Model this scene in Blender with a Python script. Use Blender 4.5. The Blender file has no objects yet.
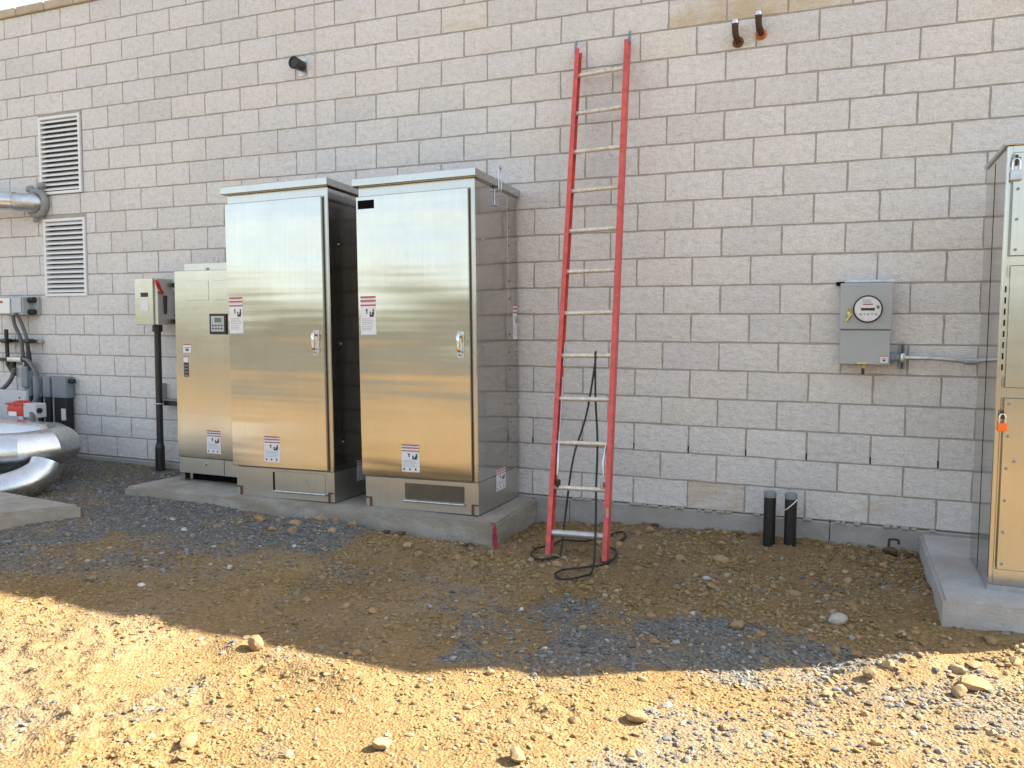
import bpy, bmesh, math, random
import numpy as np
from mathutils import Vector, Matrix
R = math.radians
random.seed(7)
rng = np.random.default_rng(11)
scn = bpy.context.scene
COL = scn.collection

# ------------------------------------------------------------------ camera
cam = bpy.data.cameras.new('camera')
cam.lens = 28.36; cam.sensor_width = 36.0; cam.clip_end = 2000; cam.clip_start = 0.05
co = bpy.data.objects.new('camera', cam); COL.objects.link(co)
yaw, pit, rol = -0.39225, -0.06895, 0.00584
fw = Vector((math.sin(yaw)*math.cos(pit), math.cos(yaw)*math.cos(pit), math.sin(pit)))
rt = Vector((math.cos(yaw), -math.sin(yaw), 0)); up = rt.cross(fw)
r2 = rt*math.cos(rol)+up*math.sin(rol); u2 = -rt*math.sin(rol)+up*math.cos(rol)
CAM = Vector((1.0453, -5.9099, 1.3118))
co.matrix_world = Matrix(((r2.x, u2.x, -fw.x, CAM.x), (r2.y, u2.y, -fw.y, CAM.y), (r2.z, u2.z, -fw.z, CAM.z), (0, 0, 0, 1)))
scn.camera = co

# ------------------------------------------------------------------ sky, sun, exposure
SUN_EL, SUN_AZ = R(38.3), R(61.2)
wd = bpy.data.worlds.new('World'); scn.world = wd; wd.use_nodes = True
nt = wd.node_tree; bg = nt.nodes['Background']
sk = nt.nodes.new('ShaderNodeTexSky'); sk.sky_type = 'NISHITA'; sk.sun_disc = False
sk.sun_elevation = SUN_EL; sk.sun_rotation = SUN_AZ; sk.dust_density = 1.6; sk.air_density = 1.0; sk.ozone_density = 1.0
tint = nt.nodes.new('ShaderNodeMix'); tint.data_type = 'RGBA'; tint.blend_type = 'MULTIPLY'; tint.inputs[0].default_value = 1.0
tint.inputs[7].default_value = (1.045, 1.0, 0.915, 1)      # hazy, slightly warm daylight
veil = nt.nodes.new('ShaderNodeMix'); veil.data_type = 'RGBA'; veil.inputs[0].default_value = 0.62
veil.inputs[7].default_value = (1.42, 1.47, 1.60, 1)      # flat pale colour added to even out the sky's brightness
nt.links.new(sk.outputs[0], veil.inputs[6]); nt.links.new(veil.outputs[2], tint.inputs[6]); nt.links.new(tint.outputs[2], bg.inputs[0]); bg.inputs[1].default_value = 0.10
sl = bpy.data.lights.new('sun', 'SUN'); sl.energy = 3.45; sl.angle = R(0.53); sl.color = (1.0, 0.92, 0.75)
so = bpy.data.objects.new('sun', sl); COL.objects.link(so)
sd = Vector((math.sin(SUN_AZ)*math.cos(SUN_EL), math.cos(SUN_AZ)*math.cos(SUN_EL), math.sin(SUN_EL)))
so.rotation_euler = sd.to_track_quat('Z', 'Y').to_euler(); so.location = (12, 8, 14)
vs = scn.view_settings; vs.view_transform = 'Standard'; vs.look = 'None'; vs.gamma = 1.0; vs.exposure = 2.65
vs.use_curve_mapping = False

# ------------------------------------------------------------------ materials
def newmat(name):
    m = bpy.data.materials.new(name); m.use_nodes = True
    n = m.node_tree.nodes; l = m.node_tree.links
    return m, n, l, n['Principled BSDF']
def noise(n, l, vec, scale, detail=4, rough=0.6, dim='3D'):
    t = n.new('ShaderNodeTexNoise'); t.noise_dimensions = dim
    t.inputs['Scale'].default_value = scale; t.inputs['Detail'].default_value = detail; t.inputs['Roughness'].default_value = rough
    if vec is not None: l.new(vec, t.inputs['Vector'])
    return t.outputs['Fac']
def ramp(n, l, fac, stops):
    r = n.new('ShaderNodeValToRGB'); e = r.color_ramp.elements
    while len(e) < len(stops): e.new(0.5)
    for k, (p, c) in enumerate(stops):
        e[k].position = p; e[k].color = (*c, 1) if len(c) == 3 else c
    l.new(fac, r.inputs[0]); return r.outputs[0]
def mix(n, l, fac, a, b, mode='MIX'):
    m = n.new('ShaderNodeMix'); m.data_type = 'RGBA'; m.blend_type = mode
    for s, v in ((m.inputs[0], fac), (m.inputs[6], a), (m.inputs[7], b)):
        if hasattr(v, 'links'): l.new(v, s)
        elif isinstance(v, (int, float)): s.default_value = v
        else: s.default_value = (*v, 1)
    return m.outputs[2]
def mapping(n, l, vec, scale):
    m = n.new('ShaderNodeMapping'); m.inputs['Scale'].default_value = scale
    l.new(vec, m.inputs['Vector']); return m.outputs[0]
def bump(n, l, h, strength, dist, bsdf, prev=None):
    b = n.new('ShaderNodeBump'); b.inputs['Strength'].default_value = strength; b.inputs['Distance'].default_value = dist
    l.new(h, b.inputs['Height'])
    if prev is not None: l.new(prev, b.inputs['Normal'])
    l.new(b.outputs[0], bsdf.inputs['Normal']); return b.outputs[0]
def worldpos(n): return n.new('ShaderNodeNewGeometry').outputs['Position']
def objpos(n): return n.new('ShaderNodeTexCoord').outputs['Object']

def simple(name, col, rough=0.5, metal=0.0, var=0.12, scale=9.0, bumpd=0.0, bscale=60, spec=0.5):
    m, n, l, b = newmat(name)
    p = objpos(n)
    f = noise(n, l, p, scale, 5)
    lo = tuple(c*(1-var) for c in col); hi = tuple(min(1, c*(1+var)) for c in col)
    l.new(ramp(n, l, f, [(0.3, lo), (0.7, hi)]), b.inputs['Base Color'])
    b.inputs['Metallic'].default_value = metal
    b.inputs['Specular IOR Level'].default_value = spec
    f2 = noise(n, l, p, scale*3, 3)
    mr = n.new('ShaderNodeMapRange'); mr.inputs[3].default_value = max(0.02, rough-0.07); mr.inputs[4].default_value = min(1, rough+0.07)
    l.new(f2, mr.inputs[0]); l.new(mr.outputs[0], b.inputs['Roughness'])
    if bumpd: bump(n, l, noise(n, l, p, bscale, 4), 0.6, bumpd, b)
    return m

def stainless(name, col=(0.66, 0.64, 0.60), rough=0.26, aniso=0.8, wave=0.010, grainv=True, smudge=0.10, streak=0.0):
    m, n, l, b = newmat(name)
    p = worldpos(n)
    g = noise(n, l, mapping(n, l, p, (260, 260, 1.5) if grainv else (3, 3, 260)), 1.0, 3)
    dirt = noise(n, l, p, 3.2, 6, 0.65)
    c = ramp(n, l, dirt, [(0.30, tuple(x*(1-smudge) for x in col)), (0.62, col)])
    c = mix(n, l, 0.10, c, ramp(n, l, g, [(0.3, (0.35, 0.34, 0.32)), (0.7, (0.9, 0.88, 0.84))]))
    l.new(c, b.inputs['Base Color'])
    b.inputs['Metallic'].default_value = 1.0
    b.inputs['Anisotropic'].default_value = aniso
    t = n.new('ShaderNodeTangent'); t.direction_type = 'RADIAL'; t.axis = 'Z'
    l.new(t.outputs[0], b.inputs['Tangent'])
    mr = n.new('ShaderNodeMapRange'); mr.inputs[3].default_value = rough*0.8; mr.inputs[4].default_value = rough*1.25
    l.new(noise(n, l, p, 5, 6, 0.7), mr.inputs[0]); l.new(mr.outputs[0], b.inputs['Roughness'])
    w = noise(n, l, mapping(n, l, p, (0.75, 0.75, 1.8)), 1.0, 1.0, 0.4)
    pr = bump(n, l, w, 1.0, wave, b)
    if streak:
        w2 = noise(n, l, mapping(n, l, p, (0.30, 0.30, 6.0)), 1.0, 2.0, 0.5)
        bump(n, l, w2, 1.0, streak, b, pr)
    return m

M = {}
M['steel_door'] = stainless('brushed_stainless_door', col=(0.545, 0.535, 0.505), rough=0.19, aniso=0.85, wave=0.022, streak=0.0034)
M['steel'] = stainless('brushed_stainless', col=(0.52, 0.51, 0.49), rough=0.27, aniso=0.6, wave=0.006)
M['steel_side'] = stainless('stainless_side', col=(0.52, 0.50, 0.475), rough=0.11, aniso=0.2, wave=0.003)
M['steel_plinth'] = stainless('stainless_plinth', col=(0.56, 0.54, 0.50), rough=0.40, aniso=0.3, wave=0.004)
M['steel_dull'] = stainless('dull_stainless', col=(0.54, 0.525, 0.485), rough=0.24, aniso=0.75, wave=0.005, streak=0.001)
M['vent_dark2'] = simple('louver_bronze', (0.14, 0.12, 0.09), 0.5, 0.4, 0.15, 8)
M['chrome'] = simple('chrome', (0.75, 0.75, 0.75), 0.15, 1.0, 0.05)
M['putty'] = simple('grey_putty', (0.27, 0.27, 0.265), 0.75, 0.0, 0.15, 14, 0.004, 30)
M['galv'] = simple('galvanised_steel', (0.52, 0.54, 0.56), 0.38, 1.0, 0.18, 20)
M['alu'] = simple('aluminium_jacket', (0.60, 0.615, 0.63), 0.27, 1.0, 0.14, 7, 0.0025, 8)
M['gray_paint'] = simple('grey_enamel', (0.37, 0.395, 0.405), 0.42, 0.0, 0.06, 5)
M['lt_gray'] = simple('light_grey_enamel', (0.46, 0.49, 0.52), 0.4, 0.0, 0.07, 6)
M['mod_gray'] = simple('blue_grey_plastic', (0.20, 0.235, 0.265), 0.5, 0.0, 0.08, 8)
M['black'] = simple('black_plastic', (0.014, 0.014, 0.015), 0.42, 0.0, 0.3, 10)
M['black_pipe'] = simple('black_pipe', (0.018, 0.018, 0.019), 0.38, 0.0, 0.4, 14)
M['dark'] = simple('dark_gap', (0.006, 0.006, 0.006), 0.9, spec=0.05)
M['cable'] = simple('black_cable', (0.012, 0.012, 0.013), 0.5)
M['hose'] = simple('grey_flexible_hose', (0.10, 0.105, 0.11), 0.5, 0.0, 0.2, 30)
M['white'] = simple('white_paint', (0.78, 0.78, 0.77), 0.4, 0.0, 0.03, 6)
M['vent_white'] = simple('white_vent_enamel', (0.74, 0.75, 0.76), 0.4, 0.0, 0.05, 6)
M['vent_dark'] = simple('vent_interior', (0.16, 0.15, 0.14), 0.9, 0.0, 0.3, 4)
M['paper'] = simple('sticker_white', (0.72, 0.73, 0.76), 0.35, 0.0, 0.03, 20)
M['red_print'] = simple('red_print', (0.42, 0.07, 0.06), 0.4)
M['ink'] = simple('black_ink', (0.02, 0.02, 0.025), 0.45)
M['gray_ink'] = simple('grey_ink', (0.42, 0.43, 0.48), 0.45)
M['magenta'] = simple('magenta_print', (0.45, 0.2, 0.32), 0.45)
M['lcd'] = simple('lcd_green', (0.11, 0.18, 0.11), 0.2)
M['red_handle'] = simple('red_plastic', (0.50, 0.02, 0.015), 0.35)
M['red_rail'] = simple('red_fibreglass', (0.55, 0.088, 0.075), 0.5, 0.0, 0.24, 16, 0.0006, 120)
M['rung'] = simple('worn_aluminium_rung', (0.62, 0.58, 0.49), 0.42, 0.4, 0.25, 30)
M['rung_grey'] = simple('grey_aluminium', (0.50, 0.50, 0.50), 0.38, 0.7, 0.15, 20)
M['rust'] = simple('rusty_steel', (0.075, 0.035, 0.018), 0.75, 0.2, 0.45, 25, 0.002, 70)
M['rust_orange'] = simple('orange_sealant', (0.50, 0.12, 0.035), 0.7, 0.0, 0.3, 30)
M['rust_edge'] = simple('rust_brown', (0.13, 0.055, 0.03), 0.8, 0.0, 0.4, 40)
M['orange'] = simple('orange_plastic', (0.85, 0.16, 0.02), 0.4)
M['brass'] = simple('brass', (0.62, 0.50, 0.18), 0.35, 0.7, 0.2, 40)
M['ribbon'] = simple('pink_ribbon', (0.50, 0.06, 0.11), 0.6, 0.0, 0.2, 40)
M['roofing'] = simple('roof_membrane', (0.5, 0.5, 0.48), 0.8)
M['dial'] = simple('meter_dial', (0.82, 0.80, 0.82), 0.3, 0.0, 0.12, 45)
m, n, l, b = newmat('meter_glass'); b.inputs['Base Color'].default_value = (0.95, 0.97, 0.97, 1); b.inputs['Roughness'].default_value = 0.03
b.inputs['Transmission Weight'].default_value = 1.0; b.inputs['IOR'].default_value = 1.10; M['glass'] = m

# split-face block, colour varies from block to block
def blockmat(name, stain=0.0):
    m, n, l, b = newmat(name)
    p = worldpos(n); oi = n.new('ShaderNodeObjectInfo')
    c = ramp(n, l, oi.outputs['Random'], [(0.0, (0.665, 0.65, 0.64)), (0.35, (0.70, 0.685, 0.675)), (0.7, (0.725, 0.71, 0.70)), (1.0, (0.715, 0.69, 0.655))])
    sp = ramp(n, l, noise(n, l, p, 75, 5, 0.7), [(0.30, (0.82, 0.81, 0.80)), (0.5, (0.98, 0.98, 0.98)), (0.70, (1.09, 1.09, 1.09))])
    c = mix(n, l, 1.0, c, sp, 'MULTIPLY')
    c = mix(n, l, 1.0, c, ramp(n, l, noise(n, l, p, 22, 5, 0.65), [(0.28, (0.86, 0.85, 0.84)), (0.5, (1.0, 1.0, 1.0)), (0.72, (1.07, 1.07, 1.06))]), 'MULTIPLY')
    big = ramp(n, l, noise(n, l, mapping(n, l, p, (0.7, 0.7, 1.1)), 1.0, 6, 0.6), [(0.35, (0.94, 0.945, 0.955)), (0.6, (1.02, 1.015, 1.0))])
    c = mix(n, l, 1.0, c, big, 'MULTIPLY')
    # tan water stains, irregular in outline
    st = ramp(n, l, noise(n, l, mapping(n, l, p, (1.3, 1.3, 2.6)), 1.0, 6, 0.65), [(0.60-stain*0.25, (0, 0, 0)), (0.75-stain*0.2, (1, 1, 1))])
    stm = n.new('ShaderNodeMath'); stm.operation = 'MULTIPLY'; stm.inputs[1].default_value = 0.42+stain*0.4
    l.new(st, stm.inputs[0])
    c = mix(n, l, stm.outputs[0], c, (0.54, 0.40, 0.22))
    l.new(c, b.inputs['Base Color']); b.inputs['Roughness'].default_value = 0.92; b.inputs['Specular IOR Level'].default_value = 0.2
    a = n.new('ShaderNodeMath'); a.operation = 'ADD'
    l.new(noise(n, l, mapping(n, l, p, (1, 1, 1.5)), 13, 8, 0.68), a.inputs[0])
    sc_ = n.new('ShaderNodeMath'); sc_.operation = 'MULTIPLY'; sc_.inputs[1].default_value = 0.25
    l.new(noise(n, l, p, 90, 3, 0.6), sc_.inputs[0]); l.new(sc_.outputs[0], a.inputs[1])
    bump(n, l, a.outputs[0], 0.9, 0.020, b)
    return m
M['block'] = blockmat('split_face_block'); M['block_stained'] = blockmat('stained_split_face_block', 0.86)
m, n, l, b = newmat('cap_block_tan'); p = worldpos(n)
c = ramp(n, l, noise(n, l, p, 5, 6, 0.7), [(0.3, (0.40, 0.33, 0.24)), (0.7, (0.54, 0.46, 0.35))]); l.new(c, b.inputs['Base Color']); b.inputs['Roughness'].default_value = 0.9
bump(n, l, noise(n, l, p, 60, 5), 0.7, 0.005, b); M['cap'] = m
m, n, l, b = newmat('mortar'); p = worldpos(n)
c = ramp(n, l, noise(n, l, p, 30, 6, 0.7), [(0.3, (0.31, 0.285, 0.255)), (0.7, (0.43, 0.395, 0.355))]); l.new(c, b.inputs['Base Color']); b.inputs['Roughness'].default_value = 0.95
bump(n, l, noise(n, l, p, 120, 4), 0.8, 0.003, b); M['mortar'] = m
def concrete(name, lo, hi, wear=(0.24, 0.20, 0.15)):
    m, n, l, b = newmat(name); p = worldpos(n)
    c = ramp(n, l, noise(n, l, p, 4.5, 8, 0.68), [(0.3, lo), (0.68, hi)])
    c = mix(n, l, 1.0, c, ramp(n, l, noise(n, l, p, 110, 4, 0.7), [(0.3, (0.8, 0.8, 0.8)), (0.65, (1.08, 1.08, 1.08))]), 'MULTIPLY')
    s = ramp(n, l, noise(n, l, mapping(n, l, p, (2.3, 2.3, 6.0)), 1.0, 8, 0.74), [(0.43, (0, 0, 0)), (0.60, (0.8, 0.8, 0.8))])
    c = mix(n, l, s, c, wear)
    l.new(c, b.inputs['Base Color']); b.inputs['Roughness'].default_value = 0.85
    holes = ramp(n, l, noise(n, l, p, 160, 2), [(0.27, (0.45, 0.43, 0.40)), (0.31, (1, 1, 1))])
    l.new(mix(n, l, 1.0, b.inputs['Base Color'].links[0].from_socket, holes, 'MULTIPLY'), b.inputs['Base Color'])
    bump(n, l, noise(n, l, p, 30, 8, 0.75), 0.9, 0.008, b); return m
M['pad'] = concrete('pad_concrete', (0.29, 0.27, 0.235), (0.41, 0.39, 0.35))
M['pad_new'] = concrete('new_pad_concrete', (0.40, 0.41, 0.42), (0.49, 0.50, 0.51), (0.36, 0.33, 0.29))
M['footing'] = concrete('footing_concrete', (0.33, 0.325, 0.315), (0.42, 0.415, 0.405), (0.34, 0.31, 0.27))
m, n, l, b = newmat('caulk'); b.inputs['Base Color'].default_value = (0.50, 0.46, 0.42, 1); b.inputs['Roughness'].default_value = 0.8; M['caulk'] = m

# ground: dirt, with crushed grey gravel where the 'gravel' attribute says so
m, n, l, b = newmat('dirt_ground'); p = worldpos(n)
at = n.new('ShaderNodeAttribute'); at.attribute_name = 'gravel'
d = ramp(n, l, noise(n, l, p, 1.3, 8, 0.68), [(0.28, (0.178, 0.114, 0.053)), (0.5, (0.232, 0.153, 0.071)), (0.72, (0.28, 0.193, 0.095))])
d = mix(n, l, 1.0, d, ramp(n, l, noise(n, l, p, 38, 6, 0.75), [(0.28, (0.60, 0.58, 0.55)), (0.5, (1, 1, 1)), (0.72, (1.2, 1.2, 1.2))]), 'MULTIPLY')
d = mix(n, l, ramp(n, l, noise(n, l, p, 0.55, 7, 0.7), [(0.46, (0, 0, 0)), (0.66, (0.55, 0.55, 0.55))]), d, (0.25, 0.20, 0.145))
v = n.new('ShaderNodeTexVoronoi'); v.inputs['Scale'].default_value = 85; l.new(p, v.inputs['Vector'])
pc = ramp(n, l, v.outputs['Color'], [(0.0, (0.6, 0.6, 0.6)), (0.6, (1.0, 1.0, 1.0)), (0.9, (1.5, 1.5, 1.5))])
d = mix(n, l, 0.55, d, pc, 'MULTIPLY')
g = ramp(n, l, noise(n, l, p, 42, 6, 0.8), [(0.28, (0.10, 0.096, 0.088)), (0.5, (0.155, 0.15, 0.136)), (0.72, (0.205, 0.198, 0.18))])
g = mix(n, l, 0.7, g, pc, 'MULTIPLY')
l.new(mix(n, l, at.outputs['Fac'], d, g), b.inputs['Base Color']); b.inputs['Roughness'].default_value = 0.95; b.inputs['Specular IOR Level'].default_value = 0.15
a = n.new('ShaderNodeMath'); a.operation = 'ADD'
l.new(noise(n, l, p, 24, 8, 0.75), a.inputs[0]); l.new(v.outputs['Distance'], a.inputs[1])
bump(n, l, a.outputs[0], 0.7, 0.009, b); M['ground'] = m
m, n, l, b = newmat('pebble'); at = n.new('ShaderNodeAttribute'); at.attribute_name = 'tint'; p = worldpos(n)
c = mix(n, l, 1.0, at.outputs['Color'], ramp(n, l, noise(n, l, p, 130, 4), [(0.3, (0.8, 0.8, 0.8)), (0.7, (1.15, 1.15, 1.15))]), 'MULTIPLY')
l.new(c, b.inputs['Base Color']); b.inputs['Roughness'].default_value = 0.9; b.inputs['Specular IOR Level'].default_value = 0.2; M['pebble'] = m
def rockmat(name, lo, hi):
    m, n, l, b = newmat(name); p = worldpos(n); oi = n.new('ShaderNodeObjectInfo')
    c = ramp(n, l, noise(n, l, p, 35, 7, 0.7), [(0.3, lo), (0.7, hi)])
    c = mix(n, l, 1.0, c, ramp(n, l, oi.outputs['Random'], [(0, (0.75, 0.74, 0.72)), (1, (1.15, 1.12, 1.08))]), 'MULTIPLY')
    l.new(c, b.inputs['Base Color']); b.inputs['Roughness'].default_value = 0.88; b.inputs['Specular IOR Level'].default_value = 0.25
    bump(n, l, noise(n, l, p, 60, 6, 0.7), 0.8, 0.006, b); return m
M['rock_tan'] = rockmat('tan_rock', (0.25, 0.175, 0.10), (0.35, 0.26, 0.16))
M['rock_orange'] = rockmat('orange_tan_rock', (0.28, 0.175, 0.088), (0.38, 0.25, 0.135))
M['rock_white'] = rockmat('pale_rock', (0.42, 0.385, 0.33), (0.58, 0.55, 0.50))
M['rock_grey'] = rockmat('grey_rock', (0.16, 0.165, 0.17), (0.27, 0.275, 0.28))
M['clod'] = rockmat('dark_soil_clod', (0.07, 0.045, 0.027), (0.14, 0.094, 0.055))
m, n, l, b = newmat('far_foliage'); p = worldpos(n)
l.new(ramp(n, l, noise(n, l, p, 0.7, 6, 0.7), [(0.3, (0.05, 0.06, 0.025)), (0.7, (0.12, 0.12, 0.06))]), b.inputs['Base Color']); b.inputs['Roughness'].default_value = 0.9; M['foliage'] = m

# ------------------------------------------------------------------ mesh helpers
def BM(): return bmesh.new()
def add_box(bm, x0, x1, y0, y1, z0, z1, bev=0.0, seg=1):
    r = bmesh.ops.create_cube(bm, size=1.0)
    vs_ = r['verts']
    for v_ in vs_:
        v_.co = Vector(((x0+x1)/2+v_.co.x*(x1-x0), (y0+y1)/2+v_.co.y*(y1-y0), (z0+z1)/2+v_.co.z*(z1-z0)))
    if bev:
        es = list({e for v_ in vs_ for e in v_.link_edges})
        bmesh.ops.bevel(bm, geom=es, offset=bev, segments=seg, affect='EDGES', profile=0.6)
    return vs_
def add_tube(bm, path, r, n=12, cap=True):
    pts = [Vector(q) for q in path]; k = len(pts)
    rs = r if isinstance(r, (list, tuple)) else [r]*k
    rings = []; side = None
    for i, q in enumerate(pts):
        t = (pts[min(i+1, k-1)]-pts[max(i-1, 0)])
        if t.length < 1e-9: t = (pts[-1]-pts[0])
        t.normalize()
        if side is None:
            side = t.cross(Vector((0, 0, 1)) if abs(t.z) < 0.9 else Vector((0, 1, 0))).normalized()
        else:
            side = (side-t*side.dot(t)).normalized()
        w = t.cross(side)
        rings.append([bm.verts.new(q+(side*math.cos(2*math.pi*j/n)+w*math.sin(2*math.pi*j/n))*rs[i]) for j in range(n)])
    for a_, b_ in zip(rings, rings[1:]):
        for j in range(n):
            bm.faces.new((a_[j], a_[(j+1) % n], b_[(j+1) % n], b_[j]))
    if cap:
        bm.faces.new(rings[0][::-1]); bm.faces.new(rings[-1])
def add_torus(bm, c, axis, R_, r, n=20, m_=8, a0=0.0, a1=2*math.pi):
    ax = Vector(axis).normalized(); s = ax.cross(Vector((0, 0, 1)) if abs(ax.z) < 0.9 else Vector((1, 0, 0))).normalized(); t = ax.cross(s)
    full = abs(a1-a0-2*math.pi) < 1e-6
    k = n if full else n+1
    rings = []
    for i in range(k):
        an = a0+(a1-a0)*i/n; d_ = s*math.cos(an)+t*math.sin(an)
        rings.append([bm.verts.new(Vector(c)+d_*(R_+r*math.cos(2*math.pi*j/m_))+ax*r*math.sin(2*math.pi*j/m_)) for j in range(m_)])
    for i in range(k if full else k-1):
        a_, b_ = rings[i], rings[(i+1) % k]
        for j in range(m_):
            bm.faces.new((a_[j], b_[j], b_[(j+1) % m_], a_[(j+1) % m_]))
def add_prism(bm, poly, z0, z1, bev=0.0):
    lo = [bm.verts.new((x, y, z0)) for x, y in poly]; hi = [bm.verts.new((x, y, z1)) for x, y in poly]
    k = len(poly)
    top = bm.faces.new(hi); bm.faces.new(lo[::-1])
    for i in range(k): bm.faces.new((lo[i], lo[(i+1) % k], hi[(i+1) % k], hi[i]))
    if bev: bmesh.ops.bevel(bm, geom=list(top.edges), offset=bev, segments=2, affect='EDGES')
def smooth_path(pts, k=6):
    pts = [Vector(q) for q in pts]; out = []
    for i in range(len(pts)-1):
        p0, p1, p2, p3 = pts[max(i-1, 0)], pts[i], pts[i+1], pts[min(i+2, len(pts)-1)]
        for j in range(k):
            t = j/k
            out.append(0.5*((2*p1)+(p2-p0)*t+(2*p0-5*p1+4*p2-p3)*t*t+(3*p1-p0-3*p2+p3)*t**3))
    out.append(pts[-1]); return out
def finish(bm, angle=0.9):
    bmesh.ops.recalc_face_normals(bm, faces=bm.faces[:])
    ar = {}
    for f in bm.faces: f.smooth = True; ar[f] = f.calc_area()+1e-12
    for e in bm.edges:
        if len(e.link_faces) == 2:
            a_ = e.calc_face_angle(0); q_ = ar[e.link_faces[0]]/ar[e.link_faces[1]]
            if a_ > angle or (a_ > 0.12 and (q_ > 7 or q_ < 1/7)): e.smooth = False
FINE = {'text_lines', 'pictogram', 'red_band', 'button_row', 'fine_print', 'hinge_slot', 'louver', 'string', 'text_block'}
def link(name, me, parent=None):
    o = bpy.data.objects.new(name, me); COL.objects.link(o)
    if name in FINE: o['kind'] = 'stuff'
    if parent is not None: o.parent = parent
    return o
def obj(name, bm, mat_, parent=None):
    finish(bm); me = bpy.data.meshes.new(name); bm.to_mesh(me); bm.free()
    me.materials.append(mat_); return link(name, me, parent)
def tag(o, label, cat, group=None):
    o['label'] = label; o['category'] = cat
    if group: o['group'] = group
    return o
def thing(name, label, cat, loc=(0, 0, 0), group=None):
    o = bpy.data.objects.new(name, None); COL.objects.link(o); o.location = loc; o.empty_display_size = 0.1
    return tag(o, label, cat, group)
def boxpart(name, parent, mat_, *dims, bev=0.0, seg=1):
    bm = BM(); add_box(bm, *dims, bev=bev, seg=seg); return obj(name, bm, mat_, parent)
def tubepart(name, parent, mat_, path, r, n=12):
    bm = BM(); add_tube(bm, path, r, n); return obj(name, bm, mat_, parent)

# ------------------------------------------------------------------ terrain numbers
def vnoise(x, y, s, seed):
    x = np.asarray(x, float)/s; y = np.asarray(y, float)/s
    xi = np.floor(x).astype(np.int64); yi = np.floor(y).astype(np.int64); fx = x-xi; fy = y-yi
    fx = fx*fx*(3-2*fx); fy = fy*fy*(3-2*fy)
    def h(a, b_):
        v_ = (a*374761393+b_*668265263+seed*1442695041) & 0x7fffffff
        v_ = ((v_ ^ (v_ >> 13))*1274126177) & 0x7fffffff
        return ((v_ ^ (v_ >> 16)) & 0xffff)/65535.0
    return (h(xi, yi)*(1-fx)+h(xi+1, yi)*fx)*(1-fy)+(h(xi, yi+1)*(1-fx)+h(xi+1, yi+1)*fx)*fy
def sstep(a, b_, x):
    t = np.clip((x-a)/(b_-a), 0, 1); return t*t*(3-2*t)
def inpoly(x, y, poly):
    r_ = np.zeros(np.shape(x), bool); k = len(poly)
    for i in range(k):
        x0, y0 = poly[i]; x1, y1 = poly[(i+1) % k]
        c_ = ((y0 > y) != (y1 > y)) & (x < (x1-x0)*(y-y0)/(y1-y0+1e-12)+x0); r_ ^= c_
    return r_
GA = [(-8, 0.1), (-8, -2.6), (-4.25, -2.20), (-3.70, -2.22), (-3.60, -1.82), (-3.22, -1.88), (-2.85, -1.74), (-2.2, -1.66), (-2.05, -1.45), (-2.15, -0.9), (-4.6, -0.9), (-4.6, 0.1)]
GB = [(-0.70, -2.70), (-0.78, -2.14), (-0.62, -1.85), (-0.33, -1.52), (0.04, -1.62), (0.37, -1.64), (0.63, -1.70), (0.95, -1.80), (1.25, -1.90), (0.95, -2.25), (0.25, -2.52), (-0.31, -2.80)]
GC = [(0.20, -3.6), (0.54, -2.70), (0.91, -2.35), (1.32, -2.0), (1.95, -1.85), (3.0, -2.1), (3.0, -3.4), (1.6, -3.9)]
GD = [(-4.8, -2.75), (-3.3, -2.65), (-2.2, -2.2), (-2.0, -1.6), (-3.0, -1.7), (-3.7, -2.1), (-4.6, -2.1)]
def gravel_mask(x, y):
    wx = x+(vnoise(x, y, 0.35, 3)-0.5)*0.35+(vnoise(x, y, 0.1, 8)-0.5)*0.12; wy = y+(vnoise(x, y, 0.35, 4)-0.5)*0.30+(vnoise(x, y, 0.1, 9)-0.5)*0.12
    a_ = np.zeros(np.shape(x))
    for poly, wgt in ((GA, 0.92), (GB, 0.62), (GC, 0.24), (GD, 0.40)):
        acc = np.zeros(np.shape(x))
        for dx, dy in ((0, 0), (.05, 0), (-.05, 0), (0, .05), (0, -.05)): acc += inpoly(wx+dx, wy+dy, poly)
        a_ = np.maximum(a_, wgt*acc/5)
    patch = vnoise(x, y, 0.45, 21)*0.6+vnoise(x, y, 0.16, 22)*0.4
    return np.clip(a_*(0.25+1.3*sstep(0.25, 0.68, patch)*np.where(a_ < 0.8, 1.0, 0.9)+0.25*(a_ > 0.8))+0.22*sstep(0.62, 0.85, patch), 0, 1)
def base_h(x, y):
    h = -0.20+0.105*sstep(-1.0, -4.4, x)*(0.15+0.85*sstep(-2.75, -1.7, y))
    h = h+sstep(-1.0, 0.0, y)*(0.05*sstep(-0.9, -0.3, x)*(1-0.55*sstep(0.7, 1.4, x))+0.035*sstep(-4, -5, x))
    h = h+0.055*sstep(0.9, 1.5, x)*sstep(-1.9, -1.4, y)*sstep(-0.4, -1.0, y)
    # ridge of loose spoil along the front of the long pad, and along the pushed-up edge of the dirt
    h = h+0.07*np.exp(-((y+1.16)/0.15)**2)*sstep(-3.2, -2.4, x)*(1-sstep(-1.45, -1.05, x))*(0.4+0.9*vnoise(x, y, 0.25, 5))
    h = h+0.05*np.exp(-((x+0.85)/0.16)**2)*np.exp(-((y+0.45)/0.4)**2)
    h = h+0.060*np.exp(-((y+1.95-0.5*(x-1.4))/0.11)**2)*sstep(1.0, 1.3, x)*(0.3+1.0*vnoise(x, y, 0.2, 6))
    h = h+0.035*np.exp(-((y+3.02+0.12*(x+1.4))/0.10)**2)*sstep(-1.75, -1.5, x)*(1-sstep(-0.9, -0.6, x))*(0.3+1.1*vnoise(x, y, 0.12, 7))
    return h
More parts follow.
